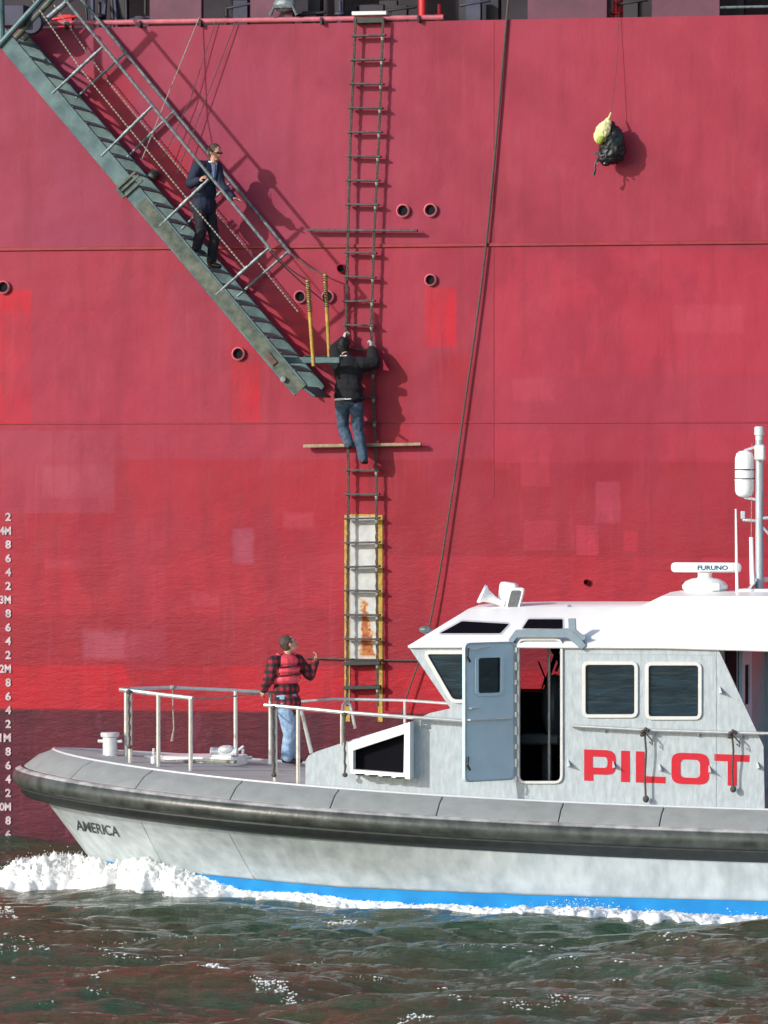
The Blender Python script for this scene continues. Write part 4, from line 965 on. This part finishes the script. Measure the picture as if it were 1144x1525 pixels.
# ================================================================== foam
def fbm(p, o=4): return noise.fractal(V3(p), .6, 2.1, o)
fm = MB()
def foam_strip(sgn, s_lo, s_hi, Hs, Ws, ds=.022, dw=.035):
    ns = int((s_hi-s_lo)/ds); vs = {}; fs = []
    for i in range(ns+1):
        s = s_lo+i*ds; hb = hb_row(s, 1.35, 2.13, 8., 2.0, .8); Wd = float(np.interp(s, Ws[0], Ws[1])); H = float(np.interp(s, Hs[0], Hs[1]))
        Wd *= .85+.5*noise.noise(V3((s*1.7, 3.1*sgn, 0)))+.22*noise.noise(V3((s*6, 1, 0)))
        nw = 48
        for j in range(nw+1):
            t = j/nw; v = hb-.12+t*Wd*1.05+.02; pr_ = math.sin(math.pi*min(1, (t*.9+.28)))**.8 if t*.9+.28 < 1 else 0
            ns_ = fbm((s*4, v*4*sgn, 0)); n2 = fbm((s*13, v*13, 5), 3)
            n3 = fbm((s*34, v*34, 2), 3); pr_ = pr_ if s < 3.6 else (max(0, math.sin(math.pi*min(1, t*.98+.04)))**.7*.8+.1)*(1 if t < .9 else 0); z = H*pr_*(.92+.18*ns_+.14*n2+.15*n3)+.010*n2+.010*n3+(.006 if t < .85 else .006-.25*(t-.85)) - max(0, t-.45)*.10*max(0, .5+1.6*fbm((s*5, v*2.5, 3)))*(1 if s > 3.6 else .8)
            w0 = wz(s, sgn*v); vs[(i, j)] = len(fm.v); fm.v.append(V3((s+.02*n2, -sgn*(v+.02*ns_), w0+z)))
    for i in range(ns):
        s = s_lo+i*ds
        for j in range(48):
            t = j/48
            fm.f.append((vs[(i,j)], vs[(i+1,j)], vs[(i+1,j+1)], vs[(i,j+1)])); continue
            ed = (.55 if s > 3.5 else .35)*t**4 - (.5 if t < .5 else 0)+.30*(1 if s > 9 else 0)*0
            if fbm((s*5, t*6, 9), 4)*.8+.5 < ed: continue
            fm.f.append((vs[(i,j)], vs[(i+1,j)], vs[(i+1,j+1)], vs[(i,j+1)]))
foam_strip(1, -.45, 12, ([-.45,0,.5,1.2,2.0,2.8,3.6,4.6,5.6,7,7.9,8.6,10,12],[.04,.32,.44,.47,.33,.14,.07,.05,.05,.08,.12,.11,.09,.07]), ([-.45,.2,1.5,3,4,5.5,7,9,10.5,12],[.9,1.4,1.7,1.3,.7,.6,1.3,1.7,1.7,1.4]))
foam_strip(-1, -.3, 9, ([-.3,.3,1.2,2.5,9],[.05,.28,.30,.15,.06]), ([-.3,.5,2,9],[.3,.6,.8,.4]), .06)
def drop(c, r):
    c = V3(c); o = len(fm.v); fm.v += [c+V3(q)*r*random.uniform(.6, 1.3) for q in ((1,0,0),(-1,0,0),(0,1,0),(0,-1,0),(0,0,1),(0,0,-1))]
    fm.f += [tuple(o+i for i in q) for q in ((0,2,4),(2,1,4),(1,3,4),(3,0,4),(2,0,5),(1,2,5),(3,1,5),(0,3,5))]
for _ in range(5000):
    s = random.choice([random.gauss(.6, .55), random.gauss(.9, .9), random.uniform(0, 4), random.gauss(.4, .6), random.gauss(1.4,.7)]) if random.random() < .93 else random.choice([random.gauss(7.9, .3), random.uniform(4, 12)])
    if not -.5 < s < 12: continue
    hb = hb_row(s, 1.35, 2.13, 8., 2.0, .8); H = float(np.interp(s, [-.45,0,.5,1.2,2.0,2.8,3.6,4.6,7,7.9,8.6,12],[.08,.38,.46,.42,.32,.17,.09,.06,.12,.24,.13,.08])); Wd = float(np.interp(s, [-.45,.2,1.5,3,5,9,12], [.5,.9,1.2,.9,.4,.7,.5]))
    t = random.random(); drop((s, -(hb-.02+t*Wd), max(0, wz(s, hb+t*Wd))+H*(1-t*.5)*random.gauss(.92, .12)), random.choice([.003,.004,.005,.006,.009]))
me = bpy.data.meshes.new('foam'); me.from_pydata(fm.v, [], fm.f); me.materials.append(MAT['foam'])
for q in me.polygons: q.use_smooth = True
fo = bpy.data.objects.new('bow_wave_foam', me); COL.objects.link(fo); fo.matrix_world = BOAT.M; tag(fo, 'white churning bow wave foam along the boat waterline', 'foam', None, 'stuff')
# flecks on wave crests: foam, and white specks standing for sun glints
fk = MB()
XX = rng.uniform(-5.2, 5.2, 60000); YY = rng.uniform(50.5, 64.5, 60000); ZZ = wave(XX, YY)*.95+bowhump(XX, YY); dz = wave(XX, YY-.06)*.95+bowhump(XX, YY-.06)
sl_ = ZZ-dz; score = ZZ/.12+sl_/.012
cl = np.array([noise.noise(V3((x*.45, y*.35, 2.2))) for x, y in zip(XX, YY)])
ok = np.where((score > 2.6) & (cl > .06))[0][:2200]
for i in ok:
    c = V3((XX[i], YY[i], ZZ[i]+.004)); r = random.choice([.004,.005,.006,.008,.014])*random.uniform(.7,1.2); a = random.uniform(1, 2.4)
    o = len(fk.v); fk.v += [c+V3((r*a*q[0], r*q[1], r*.7*q[2])) for q in ((1,0,0),(-1,0,0),(0,1,0),(0,-1,0),(0,0,1),(0,0,-1))]
    fk.f += [tuple(o+k for k in q) for q in ((0,2,4),(2,1,4),(1,3,4),(3,0,4),(2,0,5),(1,2,5),(3,1,5),(0,3,5))]
for (x0_, y0_, x1_, y1_, n_, r0) in ((492,1371,542,1369,130,.012),(246,1452,290,1444,110,.013),(290,1444,340,1458,140,.014),(380,1472,440,1480,120,.011),(108,1458,150,1462,60,.009),(0,1356,22,1362,50,.012),(20,1412,110,1416,60,.008),(150,1396,330,1404,60,.006),(600,1512,640,1515,60,.012),(820,1502,870,1499,60,.008),(745,1348,905,1352,260,.012)):
    for _ in range(n_):
        t = random.random(); px = lerp(x0_, x1_, t)+random.gauss(0, 6); py = lerp(y0_, y1_, t)+random.gauss(0, 1.3)+3*math.sin(t*9); Y = 5.5*F/(py-HZ); X = (px-572)*Y/F
        z_ = float((wave(np.array([X]), np.array([Y]))*.95+bowhump(np.array([X]), np.array([Y])))[0]); c = V3((X, Y, z_+.004)); r = r0*random.uniform(.3, 1.2)
        o = len(fk.v); fk.v += [c+V3((r*random.uniform(1, 2)*q[0], r*q[1], r*q[2])) for q in ((1,0,0),(-1,0,0),(0,1,0),(0,-1,0),(0,0,1),(0,0,-1))]
        fk.f += [tuple(o+k for k in q) for q in ((0,2,4),(2,1,4),(1,3,4),(3,0,4),(2,0,5),(1,2,5),(3,1,5),(0,3,5))]
me = bpy.data.meshes.new('foam_glint_flecks'); me.from_pydata(fk.v, [], fk.f); me.materials.append(MAT['foam']); fo = bpy.data.objects.new('foam_glint_flecks', me); COL.objects.link(fo); tag(fo, 'small white flecks of foam and painted-in glints scattered on the wave crests', 'foam', None, 'stuff')

# ================================================================== people
def basis(f, up=UP):
    f = V3(f).normalized(); r = f.cross(up).normalized(); u = r.cross(f); return f, r, u
def rotm(f, r, u): return Matrix((f, r, u)).transposed()      # columns: x=forward, y=right, z=up
def head(mb, c, f, sc=1.):
    f, r, u = basis(f); M_ = rotm(f, r, u)
    mb.ell(c+u*.02, (.098*sc, .077*sc, .10*sc), M_); mb.ell(c-u*.045*sc+f*.022, (.07*sc, .058*sc, .07*sc), M_)
    mb.ell(c+f*.095-u*.012, (.022, .014, .022), M_); mb.cap(c+f*.088+u*.022, .010, c+f*.103-u*.016, .013)      # nose
    mb.ell(c+f*.074-u*.082, (.026,.03,.02), M_)                                                            # chin
    mb.ell(c+f*.084-u*.05, (.014,.026,.009), M_)                                                           # lips
    for s in (-1, 1): mb.ell(c+r*.078*s-u*.005, (.018,.010,.030), M_); mb.ell(c+f*.07+r*.032*s+u*.028, (.022,.024,.012), M_)
def hand(mb, w_, d, palm, side, curl=.5, sc=1.):     # wrist, finger direction, palm normal, thumb side vector sign
    d = V3(d).normalized(); p = V3(palm); p = (p-d*p.dot(d)).normalized(); sd_ = d.cross(p)*side
    mb.ell(w_+d*.05*sc, (.052*sc, .042*sc, .017*sc), Matrix((d, sd_, p)).transposed())
    for i, L in enumerate((.070,.078,.072,.058)):
        o_ = sd_*(.030-.020*i)*sc; a = w_+d*.085*sc+o_; d1 = (d*math.cos(curl)+p*math.sin(curl)); b_ = a+d1*L*.5*sc; d2 = d*math.cos(curl*2.3)+p*math.sin(curl*2.3); c = b_+d2*L*.5*sc
        mb.cap(a, .0098*sc, b_, .009*sc, 8); mb.cap(b_, .009*sc, c, .0078*sc, 8)
    a = w_+d*.025*sc+sd_*.032*sc; b_ = a+(sd_*.75+d*.6+p*.25*curl).normalized()*.04*sc; c = b_+(d*.8+sd_*.35+p*.5*curl).normalized()*.03*sc; mb.cap(a, .013*sc, b_, .011*sc, 8); mb.cap(b_, .011*sc, c, .0085*sc, 8)
def limb(mb, a, ra, b_, rb_, c, rc): mb.cap(a, ra, b_, rb_); mb.cap(b_, rb_, c, rc)
def torso(mb, J, f, g=0., low=True):
    fwd, r, u = basis(f); M_ = rotm(fwd, r, u)
    ch, pl = J['chest'], J['pelvis']; up2 = (ch-pl).normalized(); r2 = (J['shR']-J['shL']).normalized(); f2 = up2.cross(r2).normalized(); M2 = rotm(f2, -r2, up2)
    if f2.dot(fwd) < 0: M2 = rotm(-f2, r2, up2)
    mb.ell(ch, (.115+g, .165+g, .19+g), M2); mb.ell(pl.lerp(ch, .45), (.105+g, .145+g, .17+g), M2); mb.cap(J['shL'], .062+g, J['shR'], .062+g); mb.cap(J['neck']-up2*.05, .06+g*.6, J['neck'], .052+g*.5)
    if low: mb.ell(pl, (.115+g, .155+g, .13+g), M2)
    return M2
def body_mesh(J, f, face, hands):
    m_ = MB(); torso(m_, J, f)
    m_.cap(J['neck']-UP*.04, .056, J['head']-UP*.06, .05); head(m_, J['head'], face)
    for s in 'LR':
        limb(m_, J['sh'+s], .052, J['el'+s], .040, J['wr'+s], .027); limb(m_, J['hip'+s], .078, J['kn'+s], .054, J['an'+s], .038); m_.cap(J['an'+s], .035, J['toe'+s], .028)
        hand(m_, J['wr'+s], *hands[s])
    return voxel(m_, .0065, 2)
def cloth_top(J, f, g=.022, sleeve=1.0, hem=0.0, body_only=False, arm_g=None):
    m_ = MB(); M2 = torso(m_, J, f, g, False); m_.ell(J['pelvis']+UP*(.05-hem*.7), (.142+g, .178+g, .11+hem*.5), M2); m_.ell(J['pelvis'].lerp(J['chest'], .36), (.128+g, .168+g, .13), M2)
    if not body_only:
        ag = arm_g if arm_g is not None else g
        for s in 'LR':
            e = J['el'+s].lerp(J['wr'+s], sleeve); limb(m_, J['sh'+s], .058+ag, J['el'+s], .044+ag, e, .034+ag*.8)
    return wrinkle(voxel(m_, .010, 2), .011, 8, .8)
def cloth_leg(J, f, g=.02):
    m_ = MB(); up2 = (J['chest']-J['pelvis']).normalized(); r2 = (J['shR']-J['shL']).normalized(); f2 = up2.cross(r2).normalized(); f2 = f2 if f2.dot(V3(f)) > 0 else -f2; MO = rotm(f2, f2.cross(up2), up2); m_.ell(J['pelvis'], (.118+g, .158+g, .15), MO); m_.ell(J['pelvis']+up2*.07, (.100+g*.5, .140+g*.5, .08), MO); m_.cap(J['hipL'], .085+g, J['hipR'], .085+g)
    for s in 'LR': limb(m_, J['hip'+s], .084+g, J['kn'+s], .058+g, J['an'+s].lerp(J['kn'+s], .04), .05+g)
    return wrinkle(voxel(m_, .010, 2), .010, 8, 1.2)
def shoes(J, s):
    m_ = MB(); a, t = J['an'+s], J['toe'+s]; d = (t-a).normalized(); m_.cap(a-UP*.02, .045, t, .036); m_.cap(a-UP*.035-d*.03, .04, t-UP*.0, .034); return voxel(m_, .009, 2)
def hair_mesh(c, f, sc=1.0, full=False):
    return wrinkle(_hair(c, f, sc, full), .006, 40, 1)
def _hair(c, f, sc, full):
    f, r, u = basis(f); M_ = rotm(f, r, u); m_ = MB(); m_.ell(c+u*.035-f*.018, (.098*sc, .085*sc, .092*sc), M_); m_.ell(c-f*.045-u*.01, (.062, .078, .075), M_)
    if full: m_.ell(c-f*.04-u*.05, (.06,.07,.06), M_)
    return voxel(m_, .010, 1)
def eyes(c, f):
    f, r, u = basis(f); m_ = MB()
    for s in (-1, 1): m_.ell(c+f*.088+r*.032*s+u*.013, (.008,.013,.008), rotm(f, r, u), 8, 6)
    return m_

# --- man in a suit coming down the gangway
GC = .70
def g(px, py, dv_=0): return A(px, py, GC+dv_)
fd = V3((.78, -.55, 0)); face = V3((.80, -.52, -.28))
J = dict(head=g(320,227,.02), neck=g(315,243), chest=g(308,262), pelvis=g(303,303), shL=g(322,249,-.13), shR=g(294,248,.15), elR=g(284,274,.30), wrR=g(297,268,.44), elL=g(329,276,-.02), wrL=g(348,295,.12),
         hipL=g(310,309,-.08), hipR=g(297,309,.09), knL=g(319,352,-.06), knR=g(300,343,.10), anL=g(315,391,-.10), anR=g(292,371,.10), toeL=g(327,400,-.04), toeR=g(303,380,.14))
J['toeL'].z = J['anL'].z-.06; J['toeR'].z = J['anR'].z-.06
hd = dict(R=(g(306,262,.48)-J['wrR'], V3((.3,.5,-.8)), -1, .7), L=(V3((.85,-.25,-.25)), V3((0,-.3,-1)), 1, .15))
p1_ = thing('person', 'man in a dark navy suit and sunglasses walking down the gangway with one arm out', 'person', SHIP, g(305,400))
bd = part('body', body_mesh(J, fd, face, hd), 'skin', p1_, ang=180)
part('suit_jacket', cloth_top(J, fd, .030, .88, .12), 'suit', p1_, ang=180); part('trousers', cloth_leg(J, fd, .022), 'suit_leg', p1_, ang=180)
for s in 'LR': part('shoe', shoes(J, s), 'boot', p1_, ang=180)
part('hair', hair_mesh(J['head'], face, 1.05), 'hair', p1_, ang=180)
f_, r_, u_ = basis(face); hc = J['head']
q = MB()
for s in (-1, 1): q.ell(hc+f_*.100+r_*.034*s+u_*.014, (.008,.030,.018), rotm(f_, r_, u_)); q.tube([hc+f_*.09+r_*.062*s+u_*.018, hc-f_*.0+r_*.084*s+u_*.015], .005, 6)
q.tube([hc+f_*.104-r_*.02+u_*.018, hc+f_*.104+r_*.02+u_*.018], .005, 6); part('sunglasses', q, 'rubber', p1_)
ff, rr2, uu = basis(fd, (J['chest']-J['pelvis']).normalized()); cst = J['chest']
q = MB(); t0 = J['neck']+ff*.06-uu*.02; q.add([t0-rr2*.055+ff*.0, t0+rr2*.055, cst+ff*.165+rr2*.035+uu*.02, cst+ff*.165-uu*.07, cst+ff*.165-rr2*.035+uu*.02, t0-rr2*.05+ff*.02+uu*.03, t0+rr2*.05+ff*.02+uu*.03], [(0,1,2,4),(4,2,3),(0,5,6,1)])
q.v = [v_ for v_ in q.v]; n0 = len(q.v); q.v += [v_-ff*.02 for v_ in q.v]; q.f += [tuple(i+n0 for i in f2)[::-1] for f2 in list(q.f)]; part('shirt_front', q, 'shirt', p1_)
q = MB().beam(t0+ff*.03-uu*.01, cst+ff*.175-uu*.04, .035, .01, ff); part('tie', q, 'tie', p1_)
q = MB().tube([J['neck']+(ff*math.cos(t)+rr2*math.sin(t))*.062+uu*.012 for t in [i*.524 for i in range(12)]], .014, 6, True); part('collar', q, 'shirt', p1_)

# --- climber on the rope ladder, back to the camera
def c_(px, py, v): return A(px, py, v)
fd = V3((.05, 1, 0)); face = V3((-.1, .9, .28))
J = dict(head=c_(513,515,.36), neck=c_(516,532,.44), chest=c_(519,553,.47), pelvis=c_(520,594,.52), shL=c_(502,541,.42), shR=c_(539,543,.42), elL=c_(500,521,.30), wrL=c_(512,507,.20), elR=c_(557,541,.36), wrR=c_(554,520,.22),
         hipL=c_(510,600,.50), hipR=c_(530,600,.50), knL=c_(511,636,.36), knR=c_(534,642,.38), anL=c_(520,662,.40), anR=c_(541,684,.36), toeL=c_(523,664,.18), toeR=c_(545,688,.14))
hd = dict(L=(V3((.10,.25,.9)), V3((.9,.5,0)), 1, .9), R=(V3((-.03,.25,.9)), V3((-.9,.5,0)), -1, .9))
p2_ = thing('person', 'climber in a black fleece and dark jeans on the rope ladder with his back turned', 'person', SHIP, c_(530,690,.3))
part('body', body_mesh(J, fd, face, hd), 'skin', p2_, ang=180)
part('fleece_jacket', cloth_top(J, fd, .052, .9, .03), 'jacket', p2_, ang=180); part('jeans', cloth_leg(J, fd, .026), 'jean', p2_, ang=180)
for s in 'LR':
    part('shoe', shoes(J, s), 'boot', p2_, ang=180)
    m_ = MB(); hand(m_, J['wr'+s], *hd[s], 1.22); m_.cap(J['wr'+s]-V3(hd[s][0]).normalized()*.05, .036, J['wr'+s], .033); part('glove', voxel(m_, .008, 1), 'glove', p2_, ang=180)
part('hair', hair_mesh(J['head'], face, 1.04, True), 'hair_black', p2_, ang=180)
q = MB(); pc = J['pelvis']+UP*.065
q.tube([pc-UP*.045+V3((.205*math.cos(t), .165*math.sin(t), .012*math.cos(t)-.02)) for t in [i*2*math.pi/24 for i in range(24)]], .017, 7, True); part('shirt_hem', q, 'shirt', p2_)
q = MB().tube([J['neck']+V3((-.02+.05*math.cos(t), -.06+.02*math.sin(t), .02)) for t in [3.3+i*.3 for i in range(9)]], .012, 6); part('collar', q, 'shirt', p2_)

# --- deckhand on the foredeck
DV = -1.15
def d_(px, py, dv_=0): return B(px, py, DV+dv_)
fd = V3((.75, .55, 0)); face = V3((.70, .35, .42))
J = dict(head=d_(430,959), neck=d_(426,976), chest=d_(424,997), pelvis=d_(428,1043), shL=d_(443,984,-.18), shR=d_(408,986,.18), elR=d_(400,1010,.22), wrR=d_(393,1027,.08), elL=d_(462,1005,-.20), wrL=d_(470,986,-.22),
         hipL=d_(434,1051,-.07), hipR=d_(424,1051,.08), knL=d_(437,1092,-.05), knR=d_(431,1092,.10), anL=d_(434,1131,-.10), anR=d_(427,1132,.12), toeL=d_(447,1136,-.16), toeR=d_(441,1137,.08))
dz_ = zd(J['anL'].x)+.03
for s in 'LR': J['an'+s].z = dz_+.085; J['toe'+s].z = dz_+.036
hd = dict(R=(V3((-.35,.1,-.75)), V3((.2,.6,-.5)), -1, .8), L=(V3((.25,.0,.95)), V3((-.9,.0,.1)), 1, .6))
p3_ = thing('person', 'deckhand in a red life vest and plaid shirt standing on the foredeck looking up', 'person', BOAT, d_(430,1142))
part('body', body_mesh(J, fd, face, hd), 'skin', p3_, ang=180)
part('plaid_shirt', cloth_top(J, fd, .028, .93, .14), 'plaid', p3_, ang=180); part('jeans', cloth_leg(J, fd, .028), 'jean2', p3_, ang=180)
for s in 'LR': part('boot', shoes(J, s), 'boot', p3_, ang=180)
part('hair', hair_mesh(J['head'], face, 1.04), 'hair', p3_, ang=180); part('eyes', eyes(J['head'], face), 'boot', p3_)
m_ = MB(); up2 = (J['chest']-J['pelvis']).normalized(); r2 = (J['shR']-J['shL']).normalized(); f2 = up2.cross(r2).normalized(); f2 = f2 if f2.dot(fd) > 0 else -f2; M2 = rotm(f2, f2.cross(up2), up2)
ch = J['chest']
for k, (dz2, rx, ry, rz) in enumerate(((.10,.185,.205,.105),(-.01,.20,.225,.095),(-.12,.20,.225,.10))): m_.ell(ch+up2*dz2-f2*.005, (rx, ry, rz), M2)
for s in 'LR': m_.cap(J['sh'+s].lerp(J['neck'], .35)+UP*.05, .04, ch+up2*.02+(J['sh'+s]-J['neck'])*.4, .06)
vest = part('life_vest', voxel(m_, .010, 2), 'vest', p3_, ang=180)
for dz2 in (.035, -.075): part('vest_strap', MB().tube([ch+up2*dz2+M2 @ V3((.192*math.cos(t), .216*math.sin(t), 0)) for t in [i*2*math.pi/24 for i in range(24)]], .010, 6, True), 'bag', vest)
q = MB(); wc = J['wrL']+V3((.02,0,.07)); q.tube([wc+V3((-.05,-.03,.05)), wc+V3((0,-.03,.0)), wc+V3((-.01,-.03,-.05))], .012, 6); single('handset', q, 'shirt', BOAT, wc, 'small pale curved strap held in the raised hand of the deckhand', 'strap') if False else None
